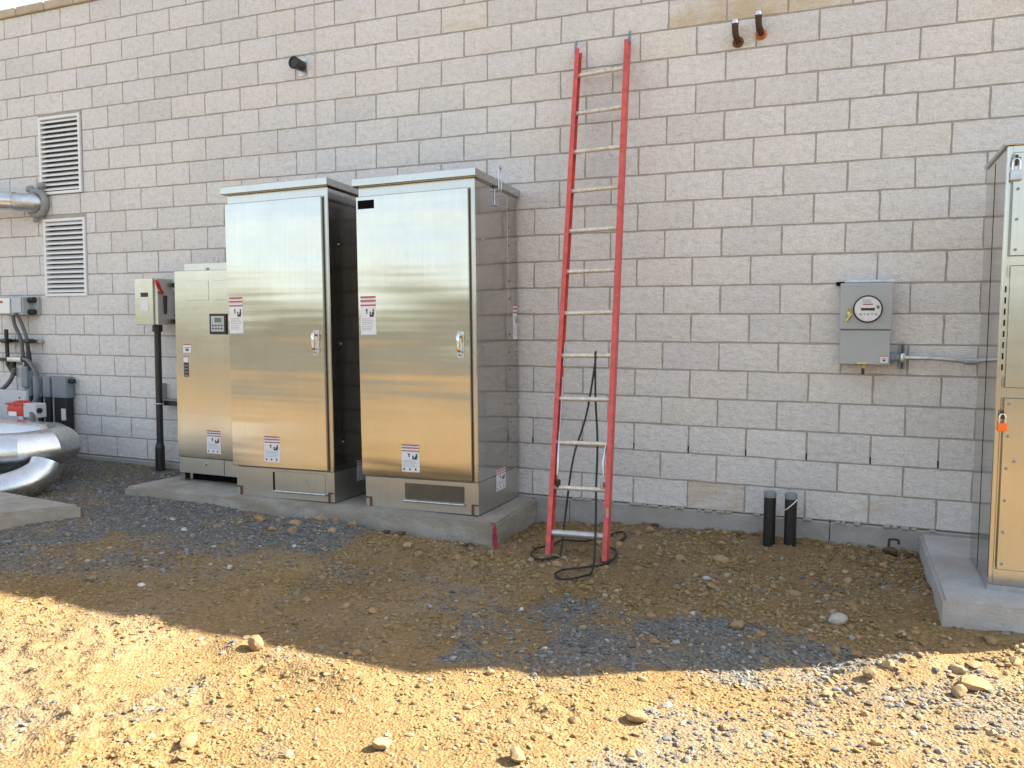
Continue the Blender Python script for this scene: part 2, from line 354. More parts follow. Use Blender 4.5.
def fine_h(x, y):
    near = np.exp(-np.maximum(0, np.hypot(x+1.5, y+2)-6)/6)
    rough = 0.55+1.2*sstep(0.4, 0.75, vnoise(x, y, 0.8, 31))+1.7*sstep(-1.7, -0.8, y)*sstep(-1.4, -0.8, x)+1.3*np.exp(-((y+1.2)/0.25)**2)*sstep(-3.2, -2.2, x)*(x < -1.0)
    h = (vnoise(x, y, 1.6, 1)-0.5)*0.030+(vnoise(x, y, 0.45, 2)-0.5)*0.015
    h = h+rough*((vnoise(x, y, 0.14, 12)-0.5)*0.011+(0.12+0.88*sstep(0.48, 0.72, vnoise(x, y, 0.42, 17)))*((np.abs(vnoise(x, y, 0.075, 15)-0.5))*0.024+(vnoise(x, y, 0.045, 13)-0.5)*0.014+(vnoise(x, y, 0.024, 14)-0.5)*0.009))
    return h*near
def ground_h(x, y): return base_h(x, y)+fine_h(x, y)

def axis_coords(lo, hi, step, far):
    a_ = list(np.arange(lo, hi+1e-6, step)); s = step; v_ = a_[0]; left = []
    while v_ > -far: s *= 1.28; v_ -= s; left.append(v_)
    s = step; v_ = a_[-1]; right = []
    while v_ < far: s *= 1.28; v_ += s; right.append(v_)
    return np.array(left[::-1]+a_+right)
gx = axis_coords(-7.4, 2.9, 0.016, 420); gy = axis_coords(-4.5, 0.06, 0.016, 420)
GX, GY = np.meshgrid(gx, gy); GZ = ground_h(GX, GY)
GM = gravel_mask(GX, GY)
far = np.hypot(GX, GY) > 14
GM = np.where(far, 0.12, GM)
nx, ny = len(gx), len(gy)
me = bpy.data.meshes.new('ground')
V = np.stack([GX, GY, GZ], -1).reshape(-1, 3).astype(np.float32)
ii = np.arange(nx*ny).reshape(ny, nx)
F = np.stack([ii[:-1, :-1], ii[:-1, 1:], ii[1:, 1:], ii[1:, :-1]], -1).reshape(-1, 4).astype(np.int32)
def np_mesh(me, V, F):
    k = F.shape[1]
    me.vertices.add(len(V)); me.vertices.foreach_set('co', V.ravel())
    me.loops.add(F.size); me.loops.foreach_set('vertex_index', F.ravel())
    me.polygons.add(len(F)); me.polygons.foreach_set('loop_start', np.arange(0, F.size, k, dtype=np.int32))
    me.polygons.foreach_set('use_smooth', np.ones(len(F), bool))
    me.update(calc_edges=True)
np_mesh(me, V, F)
at = me.attributes.new('gravel', 'FLOAT', 'POINT'); at.data.foreach_set('value', GM.astype(np.float32).ravel())
me.materials.append(M['ground'])
ground = link('ground', me); ground['kind'] = 'structure'

# ------------------------------------------------------------------ the block wall
BW, BH = 0.4064, 0.2032
NC = 22
WALL_L, WALL_R = -13.0, 4.60
OPEN = [(-6.655, -6.045, 13*BH, 17*BH), (-6.625, -6.025, 8*BH, 12*BH)]
CJ = -8*BW
wall = thing('block_wall', 'long pale split-face concrete block wall behind all the cabinets', 'wall', (0, 0, 0))
def block_mesh(w, seed):
    rs = random.Random(seed)
    bm = BM(); k, q = 5, 3; g_ = []
    for j in range(q+1):
        row = []
        for i in range(k+1):
            e = (i in (0, k)) or (j in (0, q))
            x = w*i/k; z = (BH-0.0135)*j/q
            y = 0.0025 if e else rs.uniform(-0.0045, 0.0025)
            x += (rs.uniform(-0.0030, 0.0030)) if i in (0, k) else rs.uniform(-.012, .012)
            z += (rs.uniform(-0.0030, 0.0030)) if j in (0, q) else rs.uniform(-.01, .01)
            row.append(bm.verts.new((x, y, z)))
        g_.append(row)
    for j in range(q):
        for i in range(k): bm.faces.new((g_[j][i], g_[j][i+1], g_[j+1][i+1], g_[j+1][i]))
    rim = [g_[0][i] for i in range(k+1)]+[g_[j][k] for j in range(1, q+1)]+[g_[q][i] for i in range(k-1, -1, -1)]+[g_[j][0] for j in range(q-1, 0, -1)]
    back = [bm.verts.new((v_.co.x, 0.03, v_.co.z)) for v_ in rim]
    for i in range(len(rim)):
        bm.faces.new((rim[i], back[i], back[(i+1) % len(rim)], rim[(i+1) % len(rim)]))
    finish(bm, 0.9)
    me_ = bpy.data.meshes.new('block'); bm.to_mesh(me_); bm.free(); return me_
full_meshes = [block_mesh(BW-0.0135, s) for s in range(14)]
for q_ in full_meshes: q_.materials.append(M['block'])
stain_mesh = block_mesh(BW-0.0135, 99); stain_mesh.materials.append(M['block_stained'])
STAINED = {(17, -0.5), (17, 0.5), (17, 1.5), (0, 0.0), (18, 1.0)}
blocks = []
for k in range(NC):
    off = 0.0 if k % 2 == 0 else 0.5
    j0 = math.floor(WALL_L/BW); j1 = math.ceil(WALL_R/BW)
    for j in range(j0, j1+1):
        xa, xb = (j+off)*BW, (j+off+1)*BW
        segs = [(max(xa, WALL_L), min(xb, WALL_R))]
        def cut(segs, a_, b_):
            o_ = []
            for s0, s1 in segs:
                if b_ <= s0 or a_ >= s1: o_.append((s0, s1)); continue
                if a_ > s0: o_.append((s0, a_))
                if b_ < s1: o_.append((b_, s1))
            return o_
        for (oa, ob, za, zb) in OPEN:
            if k*BH >= za-1e-6 and (k+1)*BH <= zb+1e-6: segs = cut(segs, oa, ob)
        if xa < CJ-1e-6 < xb-2e-6: segs = cut(segs, CJ, CJ)if False else [(s0, min(s1, CJ)) for s0, s1 in segs if s0 < CJ]+[(max(s0, CJ), s1) for s0, s1 in segs if s1 > CJ]
        for s0, s1 in segs:
            if s1-s0 > 0.035: blocks.append((k, j+off, s0, s1))
def px(pt):
    d_ = Vector(pt)-CAM; z = d_.dot(fw)
    if z < 0.1: return None
    return 512+806.7*d_.dot(r2)/z, 384-806.7*d_.dot(u2)/z
HID = [(350, 175, 515, 515), (228, 188, 352, 490), (182, 268, 240, 470)]
def shown(b_):
    k, j, s0, s1 = b_
    a_ = px((s0, 0, k*BH)); c_ = px((s1, 0, (k+1)*BH))
    if not a_ or not c_: return 0
    x0, x1 = max(0, min(a_[0], 1024)), max(0, min(c_[0], 1000)); y1, y0 = max(0, min(a_[1], 768)), max(0, min(c_[1], 768))
    if (x1-x0) <= 1 or (y1-y0) <= 1: return 0
    for hx0, hy0, hx1, hy1 in HID:
        if x0 > hx0 and x1 < hx1 and y0 > hy0 and y1 < hy1: return 0
    return (x1-x0)*(y1-y0)
rank = sorted(range(len(blocks)), key=lambda i: -shown(blocks[i]))
singles = set(rank[:300])
rest = BM()
for i, (k, j, s0, s1) in enumerate(blocks):
    w = s1-s0-0.0135
    me_ = full_meshes[random.randrange(14)]
    if (k, j) in STAINED: me_ = stain_mesh
    sx = w/(BW-0.0135); loc = Vector((s0+0.00675, 0, k*BH+0.00675))
    if i in singles:
        o = link('block', me_, wall); o.location = loc; o.scale = (sx, 1, 1)
    else:
        t_ = BM(); t_.from_mesh(me_)
        for v_ in t_.verts: v_.co = Vector((v_.co.x*sx, v_.co.y, v_.co.z))+loc
        tm = bpy.data.meshes.new('t'); t_.to_mesh(tm); t_.free(); rest.from_mesh(tm); bpy.data.meshes.remove(tm)
me_ = bpy.data.meshes.new('block_courses'); finish(rest, 0.9); rest.to_mesh(me_); rest.free(); me_.materials.append(M['block'])
o = link('block_courses', me_, wall); o['kind'] = 'stuff'
# mortar core, left open behind the two vents
bm = BM(); MY0, MY1 = 0.0060, 0.20
zs = [0.0, 8*BH, 12*BH, 13*BH, 17*BH, NC*BH]
for z0, z1 in zip(zs, zs[1:]):
    op = [q_ for q_ in OPEN if abs(q_[2]-z0) < 1e-6]
    if op:
        add_box(bm, WALL_L, op[0][0], MY0, MY1, z0, z1); add_box(bm, op[0][1], WALL_R-0.001, MY0, MY1, z0, z1)
    else: add_box(bm, WALL_L, WALL_R-0.001, MY0, MY1, z0, z1)
obj('mortar', bm, M['mortar'], wall)
bm = BM(); add_box(bm, CJ-0.007, CJ+0.007, -0.001, 0.02, 0.0, NC*BH-0.002); obj('control_joint', bm, M['caulk'], wall)
bm = BM(); add_box(bm, WALL_L, WALL_R+0.004, 0.21, 9.0, -0.5, NC*BH-0.004); obj('building_core', bm, M['block'], wall)
# cap course: the ones in the corner of the picture singly, the rest as one part
capz0, capz1 = NC*BH+0.002, NC*BH+0.085
caprest = BM(); j = 0; xx = WALL_L
while xx < WALL_R:
    x1 = min(xx+BW, WALL_R+0.01)
    if -8.0 < xx < -5.4: boxpart('cap_block', wall, M['cap'], xx+.004, x1-.004, -0.022, 0.24, capz0, capz1, bev=0.006)
    else: add_box(caprest, xx+.004, x1-.004, -0.022, 0.24, capz0, capz1)
    xx += BW
o = obj('cap_course', caprest, M['cap'], wall); o['kind'] = 'stuff'
boxpart('roof_slab', wall, M['roofing'], WALL_L, WALL_R, 0.245, 9.0, NC*BH+0.0, NC*BH+0.06)
# footing with cold joints
fx = [WALL_L, -6.0, -3.2, -0.9, 0.98, WALL_R]
for a_, b_ in zip(fx, fx[1:]):
    boxpart('footing', wall, M['footing'], a_+0.002, b_-0.002, -0.030, 0.2, -0.75, -0.006, bev=0.006)
for j in range(-4, 9):
    boxpart('weep_hole', wall, M['dark'], j*BW-.0042, j*BW+.0042, .0032, .0070, 2*BH+.004, 2*BH+.052)
# bits of spalled mortar squeezed over the footing
bm = BM()
for i in range(46):
    x = random.uniform(-0.9, 1.6); w = random.uniform(.01, .06)
    add_box(bm, x, x+w, -0.034-random.uniform(0, .012), 0.0, -0.0065, random.uniform(.002, .010), bev=.002)
o = obj('mortar_crumbs', bm, M['mortar'], wall); o['kind'] = 'stuff'

# ------------------------------------------------------------------ wall vents
def vent(label, x0, x1, z0, z1, bed):
    t = thing('wall_vent', label, 'vent', ((x0+x1)/2, 0, z0)); w = x1-x0; h = z1-z0
    bm = BM(); fr = 0.028; y0, y1 = -0.016, 0.045
    add_box(bm, -w/2, -w/2+fr, y0, y1, 0, h, bev=.002); add_box(bm, w/2-fr, w/2, y0, y1, 0, h, bev=.002)
    add_box(bm, -w/2+fr, w/2-fr, y0+.001, y1, 0, fr, bev=.002); add_box(bm, -w/2+fr, w/2-fr, y0+.001, y1, h-fr, h, bev=.002)
    obj('frame', bm, M['vent_white'], t)
    boxpart('mortar_bed', t, M['mortar'], -w/2-.008, w/2+.012, .004, .15, h+.001, h+bed)
    ns = 15; pitch = (h-2*fr)/ns
    bm = BM()
    z = 0.0
    pts = [(-0.012, -0.010), (-0.012, 0.006), (0.030, 0.030), (0.030, 0.026), (-0.006, 0.002), (-0.006, -0.010)]
    lo = [bm.verts.new((-w/2+fr, y, zz)) for y, zz in pts]; hi = [bm.verts.new((w/2-fr, y, zz)) for y, zz in pts]
    for i in range(6): bm.faces.new((lo[i], lo[(i+1) % 6], hi[(i+1) % 6], hi[i]))
    finish(bm); sm = bpy.data.meshes.new('slat'); bm.to_mesh(sm); bm.free(); sm.materials.append(M['vent_white'])
    for i in range(ns):
        o = link('slat', sm, t); o.location = (0, 0, fr+pitch*(i+0.42))
    boxpart('back_panel', t, M['vent_dark'], -w/2+.001, w/2-.001, 0.09, 0.10, 0.001, h-.001)
vent('upper of the two white louvred vents on the left of the wall', -6.645, -6.060, 13*BH+.004, 17*BH-.03, .029)
vent('lower of the two white louvred vents, just under the upper one', -6.618, -6.030, 8*BH-.012, 12*BH-.040, .039)

# ------------------------------------------------------------------ concrete pads
def pad(name, label, poly, z0, z1, mat_):
    bm = BM(); add_prism(bm, poly, z0, z1, bev=0.016)
    bmesh.ops.triangulate(bm, faces=[f for f in bm.faces if len(f.verts) > 4])
    o = obj(name, bm, mat_); tag(o, label, 'concrete pad'); return o
SLAB = [(-4.43, -0.035), (-4.47, -1.00), (-3.2, -0.985), (-1.125, -0.955), (-1.17, -0.035)]
PADR = [(1.53, -0.035), (1.53, -1.449), (2.84, -1.455), (2.84, -0.035)]
PADL = [(-4.11, -1.72), (-7.6, -1.34), (-7.6, -4.6), (-6.12, -4.6)]
def ccw(p): return p if sum((p[i][0]*p[(i+1) % len(p)][1]-p[(i+1) % len(p)][0]*p[i][1]) for i in range(len(p))) > 0 else p[::-1]
pad('concrete_pad', 'long dirty concrete pad under the three steel cabinets', ccw(SLAB), -0.55, -0.021, M['pad'])
pad('concrete_pad', 'clean bluish concrete pad under the right-hand steel cabinet', ccw(PADR), -0.55, -0.021, M['pad_new'])
pad('concrete_pad', 'concrete pad at the left edge in front of the silver pipes', ccw(PADL), -0.55, 0.0, M['pad'])

# ------------------------------------------------------------------ stickers
def sticker(parent, o, u, nrm, w, h, kind='warn'):
    """o = lower-left corner, u = right direction, z up, nrm = outward"""
    o = Vector(o); u = Vector(u); nn = Vector(nrm); zz = Vector((0, 0, 1))
    def quad(bm, a0, a1, b0, b1, lift):
        p_ = [o+u*(a*w)+zz*(b_*h)+nn*lift for a, b_ in ((a0, b0), (a1, b0), (a1, b1), (a0, b1))]
        bm.faces.new([bm.verts.new(q_) for q_ in p_])
    def slab(bm, t):
        lo = [o+u*(a*w)+zz*(b_*h)-nn*0.0 for a, b_ in ((0, 0), (1, 0), (1, 1), (0, 1))]
        va = [bm.verts.new(q_) for q_ in lo]; vb = [bm.verts.new(q_+nn*t) for q_ in lo]
        bm.faces.new(vb)
        for i in range(4): bm.faces.new((va[i], va[(i+1) % 4], vb[(i+1) % 4], vb[i]))
    bm = BM(); slab(bm, 0.0012); s = obj('sticker', bm, M['paper'], parent)
    L = 0.0019
    if kind in ('warn', 'triple'):
        bm = BM()
        for b0, b1 in ((0.955, 1.0), (0.855, 0.90), (0.745, 0.785)): quad(bm, 0, 1, b0, b1, L)
        r = obj('red_band', bm, M['red_print'], s)
        bm = BM()
        quad(bm, .36, .46, .60, .67, L); quad(bm, .38, .45, .54, .59, L)          # small figure
        quad(bm, .60, .86, .46, .52, L); quad(bm, .60, .68, .52, .60, L); quad(bm, .74, .90, .52, .58, L); quad(bm, .80, .88, .58, .67, L)
        if kind == 'triple':
            for a_ in (.12, .45, .78): quad(bm, a_-.04, a_+.05, .06, .11, L); quad(bm, a_-.02, a_+.03, .11, .15, L)
        obj('pictogram', bm, M['ink'], s)
        bm = BM()
        rows = (.40, .355, .31, .265, .20, .155, .11) if kind == 'warn' else (.40, .355, .31, .25, .20)
        for b_ in rows: quad(bm, .08, random.uniform(.72, .94), b_, b_+.018, L)
        for b_ in (.93, .83): quad(bm, .1, .85, b_, b_+.012, L)
        obj('text_lines', bm, M['gray_ink'], s)
    elif kind == 'small':
        bm = BM()
        quad(bm, .15, .85, .55, .62, L); quad(bm, .3, .7, .2, .45, L); obj('pictogram', bm, M['ink'], s)
        bm = BM(); quad(bm, 0, 1, .88, 1, L); obj('red_band', bm, M['red_print'], s)
    return s

# ------------------------------------------------------------------ the two tall cabinets
def handle(parent, x, z0, z1, y):
    bm = BM(); add_box(bm, x-.026, x+.026, y-.006, y, z0, z1, bev=.004); h = obj('handle_plate', bm, M['chrome'], parent)
    bm = BM(); add_tube(bm, smooth_path([(x, y-.006, z1-.02), (x, y-.042, z1-.035), (x+.002, y-.046, (z0+z1)/2), (x+.002, y-.034, z0+.045)], 5), [.014]*5+[.013]*10+[.010], 10)
    obj('lever', bm, M['chrome'], h)
    bm = BM(); add_tube(bm, [(x, y-.004, z1-.025), (x, y-.022, z1-.025)], .022, 16); obj('lock_cylinder', bm, M['chrome'], h)
    bm = BM(); add_torus(bm, (x+.004, y-.018, z0+.035), (1, 0, 0), .017, .005, 14, 6); obj('padlock_ring', bm, M['galv'], h)
    return h
def tall_cabinet(label, cx, fy, w, d, lean, grille):
    t = thing('steel_cabinet', label, 'cabinet', (cx, fy, -0.021)); t.rotation_euler = (0, -lean, 0)
    H = 2.372; pz = 0.235
    body = BM(); add_box(body, -w/2, w/2, 0.0, d, pz+.001, H-.012, bev=.004); body_o = obj('body', body, M['steel_side'], t)
    # plinth
    plinth = boxpart('plinth', t, M['steel_plinth'], -w/2+.002, w/2-.002, 0.002, d-.01, 0.0, pz-.002, bev=.003)
    # cap, slightly falling to the back, turned down at the edges
    bm = BM(); vs_ = add_box(bm, -w/2-.028, w/2+.030, -0.055, d+.02, H-.010, H+.046, bev=.004)
    for v_ in bm.verts: v_.co.z -= max(0, v_.co.y)*0.035
    obj('cap', bm, M['steel'], t)
    # front frame strips that show round the door
    bm = BM(); add_box(bm, -w/2+.001, w/2-.001, -.004, -.0005, 2.297, H-.014); add_box(bm, w/2-.027, w/2-.001, -.0055, -.0005, pz+.004, 2.2965)
    obj('front_frame', bm, M['steel'], t)
    bm = BM(); add_box(bm, w/2-.036, w/2-.0275, -.0045, -.0005, pz+.006, 2.295); add_box(bm, -w/2+.01, w/2-.03, -.004, -.0005, pz+.004, pz+.012); obj('door_gasket', bm, M['vent_dark2'], t)
    door = BM(); add_box(door, -w/2-.004, w/2-.037, -.034, -.006, pz+.010, 2.290, bev=.005, seg=2); dr = obj('door', door, M['steel_door'], t)
    handle(t, w/2-.105, 1.115, 1.305, -.0345)
    # right side rear flange with bolts
    fl = boxpart('rear_flange', t, M['steel_side'], w/2-.0005, w/2+.0012, d-.175, d-.001, pz+.01, H-.05)
    for i in range(16):
        z = pz+.10+i*0.135; bm = BM(); add_tube(bm, [(w/2+.001, d-.150, z), (w/2+.008, d-.150, z)], .0085, 8); obj('bolt', bm, M['mod_gray'], fl)
    for q_ in range(3):
        bm = BM(); add_tube(bm, [(w/2, .13+.0*q_, .45+.75*q_), (w/2+.006, .13, .45+.75*q_)], .008, 8); obj('bolt', bm, M['galv'], fl)
    # rusty anchor brackets at the plinth corners
    for x0 in (-w/2+.004, w/2-.052):
        bm = BM()
        add_box(bm, x0+.0, x0+.048, -.010, .002, .068, .078); add_box(bm, x0+(.038 if x0 < 0 else 0), x0+(.048 if x0 < 0 else .010), -.010, .002, .0, .068)
        obj('anchor_bracket', bm, M['rust_edge'], t)
    if grille:
        g_ = boxpart('louver_panel', t, M['vent_dark2'], -.125, .355, -.0035, .003, .082, .200)
        bm = BM()
        for k in range(9): add_box(bm, -.122, .352, -.008, -.003, .088+k*.012, .0925+k*.012)
        obj('louver', bm, M['vent_dark2'], g_)
        boxpart('louver_lip', t, M['galv'], -.130, .360, -.020, .001, .062, .078, bev=.002)
        # lifting eye
        e = BM(); add_box(e, w/2+.001, w/2+.010, .325, .395, 2.215, 2.335, bev=.002); add_box(e, w/2+.010, w/2+.042, .33, .39, 2.323, 2.335); eo = obj('lifting_bracket', e, M['galv'], t)
        e = BM(); add_tube(e, smooth_path([(w/2+.036, .338, 2.335), (w/2+.036, .338, 2.46), (w/2+.036, .352, 2.492), (w/2+.036, .368, 2.492), (w/2+.036, .382, 2.46), (w/2+.036, .382, 2.335)], 4), .0075, 8); obj('lifting_eye', e, M['galv'], eo)
        boxpart('redaction', t, M['dark'], -.456, -.320, -.0365, -.0335, 2.200, 2.262)  # black rectangle blanking out the logo, built as a thin plate
    else:
        boxpart('access_panel', t, M['steel_plinth'], -.085, .385, -.004, .003, .070, .215, bev=.002)
        boxpart('panel_slot', t, M['dark'], -.104, -.090, -.002, .003, .062, .205)
        boxpart('panel_lip', t, M['galv'], -.085, .395, -.022, .001, .050, .066, bev=.002)
        boxpart('panel_latch', t, M['galv'], .205, .218, -.010, .001, .10, .165, bev=.002)
    sticker(t, (-.452, -.0342, 1.288), (1, 0, 0), (0, -1, 0), .130, .280, 'warn')
    sticker(t, ((-.128 if grille else -.150), -.0342, .290), (1, 0, 0), (0, -1, 0), .146, .200, 'triple')
    sticker(t, (w/2+.0004, .31, .115), (0, 1, 0), (1, 0, 0), .175, .165, 'triple')
    sticker(t, (w/2+.0016, d-.09, 1.24), (0, 1, 0), (1, 0, 0), .08, .27, 'warn')
    return t
tall_cabinet('tall stainless cabinet with black nameplate, nearest the red ladder', -1.784, -0.800, 0.936, 0.755, 0.018, True)
tall_cabinet('tall stainless cabinet without nameplate, middle of the three on the pad', -2.952, -0.860, 0.930, 0.815, 0.017, False)

# ------------------------------------------------------------------ short cabinet with the control panel
t = thing('control_cabinet', 'short stainless cabinet with a small black-framed control display', 'cabinet', (-3.885, -0.62, -0.021))
w = .75
boxpart('body', t, M['steel_dull'], -w/2+.003, w/2-.003, .02, .50, .078, 1.79, bev=.004)
boxpart('door', t, M['steel_dull'], -w/2, w/2, -.004, .0195, .215, 1.802, bev=.004)
pl = boxpart('plinth', t, M['steel_plinth'], -w/2+.006, w/2-.006, .004, .0194, .075, .210, bev=.002)
boxpart('plinth_seam', pl, M['dark'], .12, .124, .0025, .005, .08, .208)
for x0 in (-w/2+.004, w/2-.09): boxpart('leg', t, M['steel_dull'], x0, x0+.055, .01, .07, 0, .077)
boxpart('leg', t, M['steel_dull'], -w/2+.004, -w/2+.06, .42, .48, 0, .077)
boxpart('gap_shade', t, M['dark'], -w/2+.06, w/2-.01, .10, .11, 0.0, .078)  # black sheet added to stand for the shade in the gap underneath
boxpart('top_box', t, M['steel'], -w/2+.01, w/2-.02, .10, .48, 1.80, 1.873, bev=.004)
bm = BM(); add_torus(bm, (-.055, .14, 1.895), (0, 1, 0), .026, .006, 16, 6); obj('lifting_eye', bm, M['galv'], t)
boxpart('top_latch', t, M['galv'], -.125, -.100, .085, .101, 1.80, 1.832, bev=.002)
for x0 in (-.262, .045):
    p_ = boxpart('blank_panel', t, M['steel_dull'], x0, x0+.262, -.0075, -.0035, 1.552, 1.715, bev=.002)
disp = boxpart('control_display', t, M['black'], .010, .190, -.018, -.0035, 1.268, 1.440, bev=.004)
fp = boxpart('display_face', disp, M['lt_gray'], .032, .168, -.0200, -.0175, 1.292, 1.420)
boxpart('lcd_screen', disp, M['lcd'], .070, .140, -.0215, -.0195, 1.368, 1.405)
bm = BM()
for r_ in range(2):
    for c_ in range(4): add_box(bm, .045+c_*.030, .062+c_*.030, -.0215, -.0195, 1.310+r_*.026, 1.322+r_*.026)
obj('button_row', bm, M['ink'], disp)
s1 = sticker(t, (-.290, -.0042, 1.110), (1, 0, 0), (0, -1, 0), .085, .073, 'small')
st = boxpart('key_switch', t, M['gray_paint'], -.292, -.205, -.0052, -.0044, 1.105, 1.112)
s2 = boxpart('sticker', t, M['paper'], -.290, -.240, -.0056, -.0043, 1.030, 1.085)
boxpart('magenta_band', s2, M['magenta'], -.290, -.240, -.0062, -.0057, 1.070, 1.085)
s3 = boxpart('sticker', t, M['ink'], -.287, -.235, -.0056, -.0043, .905, 1.025)
bm = BM()
for k in range(4): add_box(bm, -.280, -.242, -.0062, -.0057, .915+k*.027, .920+k*.027)
obj('text_lines', bm, M['gray_ink'], s3)
sticker(t, (-.052, -.0042, .262), (1, 0, 0), (0, -1, 0), .148, .195, 'triple')
bm = BM(); add_tube(bm, [(-.08, 0.004, .165), (-.08, -.012, .165)], .012, 10); obj('latch', bm, M['galv'], t)

# ------------------------------------------------------------------ disconnect switch and its conduit
t = thing('disconnect_switch', 'grey disconnect switch box with red side handle left of the cabinets', 'switch box', (-4.95, -0.30, 1.325))
boxpart('enclosure', t, M['steel_plinth'], -.112, .148, .012, .20, 0, .425, bev=.004)
boxpart('cover', t, M['steel_dull'], -.115, .108, -.004, .0115, -.004, .428, bev=.004)
s_ = boxpart('sticker', t, M['paper'], -.048, .052, -.0056, -.0043, .13, .23)
boxpart('text_block', t, M['ink'], -.040, .050, -.0056, -.0043, .255, .295)
bm = BM(); add_tube(bm, [(.148, .07, .33), (.165, .07, .33)], .05, 16); hb = obj('handle_hub', bm, M['steel_plinth'], t)
bm = BM(); add_tube(bm, smooth_path([(.168, .06, .29), (.185, .0, .34), (.19, -.03, .385), (.18, -.03, .40)], 4), [.012]*4+[.018]*5+[.016]*4, 10); obj('lever', bm, M['red_handle'], t)
bm = BM(); add_tube(bm, [(.150, .10, .10), (.158, .10, .27)], .014, 8); obj('side_arm', bm, M['black'], t)
boxpart('side_label', t, M['gray_paint'], .1481, .150, .05, .14, .06, .10)
for z in (.03, .37): boxpart('mounting_strut', t, M['black'], .12, .222, .19, .297, z-.02, z+.022)
t = thing('conduit', 'black vertical conduit running down from the switch box to the gravel', 'conduit', (-4.955, -0.15, -0.1))
tubepart('pipe', t, M['black_pipe'], [(0, 0, .25), (0, 0, 1.425)], .031, 14)
tubepart('sleeve', t, M['black_pipe'], [(-.005, 0, -.15), (-.005, 0, .26), (-.003, 0, .31)], [.044, .044, .032], 14)
tubepart('coupling', t, M['black_pipe'], [(0, 0, 1.36), (0, 0, 1.424)], .046, 14)
boxpart('strut', t, M['black'], -.05, .205, .045, .118, .66, .70)
bm = BM(); add_torus(bm, (0, 0, .68), (0, 0, 1), .040, .008, 16, 6); obj('clamp', bm, M['galv'], t)
boxpart('strut_end', t, M['gray_paint'], .195, .215, .04, .119, .648, .712)
t = thing('outlet_box', 'tiny grey box on the wall beside the black conduit', 'box', (-5.045, -0.001, .69))
boxpart('box', t, M['gray_paint'], -.035, .035, -.06, -.001, -.075, .075, bev=.004); boxpart('cover', t, M['mod_gray'], -.022, .022, -.066, -.0605, -.045, .045, bev=.002)

# ------------------------------------------------------------------ equipment at the left edge
t = thing('junction_box', 'grey junction box with white cover, top left on the wall', 'junction box', (-6.985, -0.15, 1.42))
boxpart('enclosure', t, M['gray_paint'], -.24, .205, 0, .148, .0, .185, bev=.006)
boxpart('cover', t, M['white'], -.145, .035, -.022, -.0005, .012, .172, bev=.012, seg=2)
boxpart('indicator', t, M['red_print'], -.115, -.06, -.0245, -.0225, .12, .145)
boxpart('side_cover', t, M['lt_gray'], .05, .195, -.012, -.0005, .02, .178, bev=.006)
for z in (.03, .155):
    bm = BM(); add_tube(bm, [(.205, .08, z), (.275, .08, z)], .030, 12); obj('cable_gland', bm, M['black'], t)
bm = BM(); add_box(bm, .19, .27, .11, .149, .0, .19); obj('bracket', bm, M['gray_paint'], t)
def hose(label, pts, r, mat_=M['hose'], n_=10):
    o = obj('flexible_conduit', (lambda b_: (add_tube(b_, smooth_path(pts, 7), r, n_), b_)[1])(BM()), mat_); tag(o, label, 'conduit'); return o
hose('straight dark conduit dropping from the junction box to the conduit fitting', [(-6.97, -.12, 1.43), (-6.95, -.12, 1.32), (-6.87, -.12, 1.18), (-6.845, -.12, 1.06), (-6.84, -.12, .97)], .019)
hose('curving dark conduit from the right end of the junction box', [(-6.87, -.16, 1.44), (-6.86, -.13, 1.38), (-6.79, -.12, 1.22), (-6.76, -.12, 1.10)], .018)
hose('thick black cable connector hanging left of the grey modules', [(-6.765, -.12, 1.12), (-6.76, -.12, 1.05), (-6.75, -.12, .95), (-6.745, -.12, .85)], [.020]*8+[.026]*8+[.014]*6, M['black'])
hose('big looping grey hose that arches down to the red valve', [(-6.80, -.14, .966), (-6.66, -.19, .945), (-6.46, -.27, .84), (-6.35, -.33, .70), (-6.33, -.38, .58), (-6.36, -.44, .48), (-6.40, -.48, .43)], .021)
hose('short grey hose bent down onto the silver pipe', [(-6.05, -.64, .49), (-5.98, -.68, .48), (-5.93, -.72, .44), (-5.90, -.76, .36), (-5.90, -.78, .30)], .024)
hose('grey hose sweeping left out of the picture edge', [(-6.95, -.14, .87), (-6.98, -.16, .75), (-7.08, -.2, .64), (-7.25, -.26, .56), (-7.4, -.28, .54)], .022)
t = thing('conduit_rack', 'pair of black struts carrying conduits under the junction box', 'rack', (-7.0, -.03, 1.15))
for z, x1 in ((0.0, .33), (-.20, .10)):
    boxpart('strut', t, M['black'], -.35, x1-.06, -.045, 0.028, z-.016, z+.016); boxpart('strut_end', t, M['galv'], x1-.06, x1, -.044, .027, z-.015, z+.015)
for x in (-.10, .24):
    bm = BM(); add_box(bm, x-.03, x+.04, -.115, -.046, -.022, .022, bev=.004); obj('clamp', bm, M['black'], t)
tubepart('riser', t, M['black'], [(-.11, -.07, .12), (-.10, -.07, -.25), (-.06, -.07, -.30), (.02, -.08, -.35)], .020)
t = thing('conduit_fitting', 'small grey conduit fitting with hoses below the struts', 'fitting', (-6.93, -.12, .955))
boxpart('fitting_body', t, M['galv'], -.12, .10, -.03, .03, -.022, .026, bev=.010, seg=2)
tubepart('cable_gland', t, M['black'], [(.10, -.01, 0.01), (.155, -.012, .012)], .030)
tubepart('cable_gland', t, M['black'], [(-.07, 0, -.10), (-.06, 0, -.02)], .030)
t = thing('small_box', 'pale grey square box under the conduit fitting', 'box', (-6.90, -.01, .77))
boxpart('box', t, M['lt_gray'], -.07, .06, -.10, .0, 0, .13, bev=.004); tubepart('cable_gland', t, M['galv'], [(.0, -.05, .13), (0, -.05, .16)], .02)
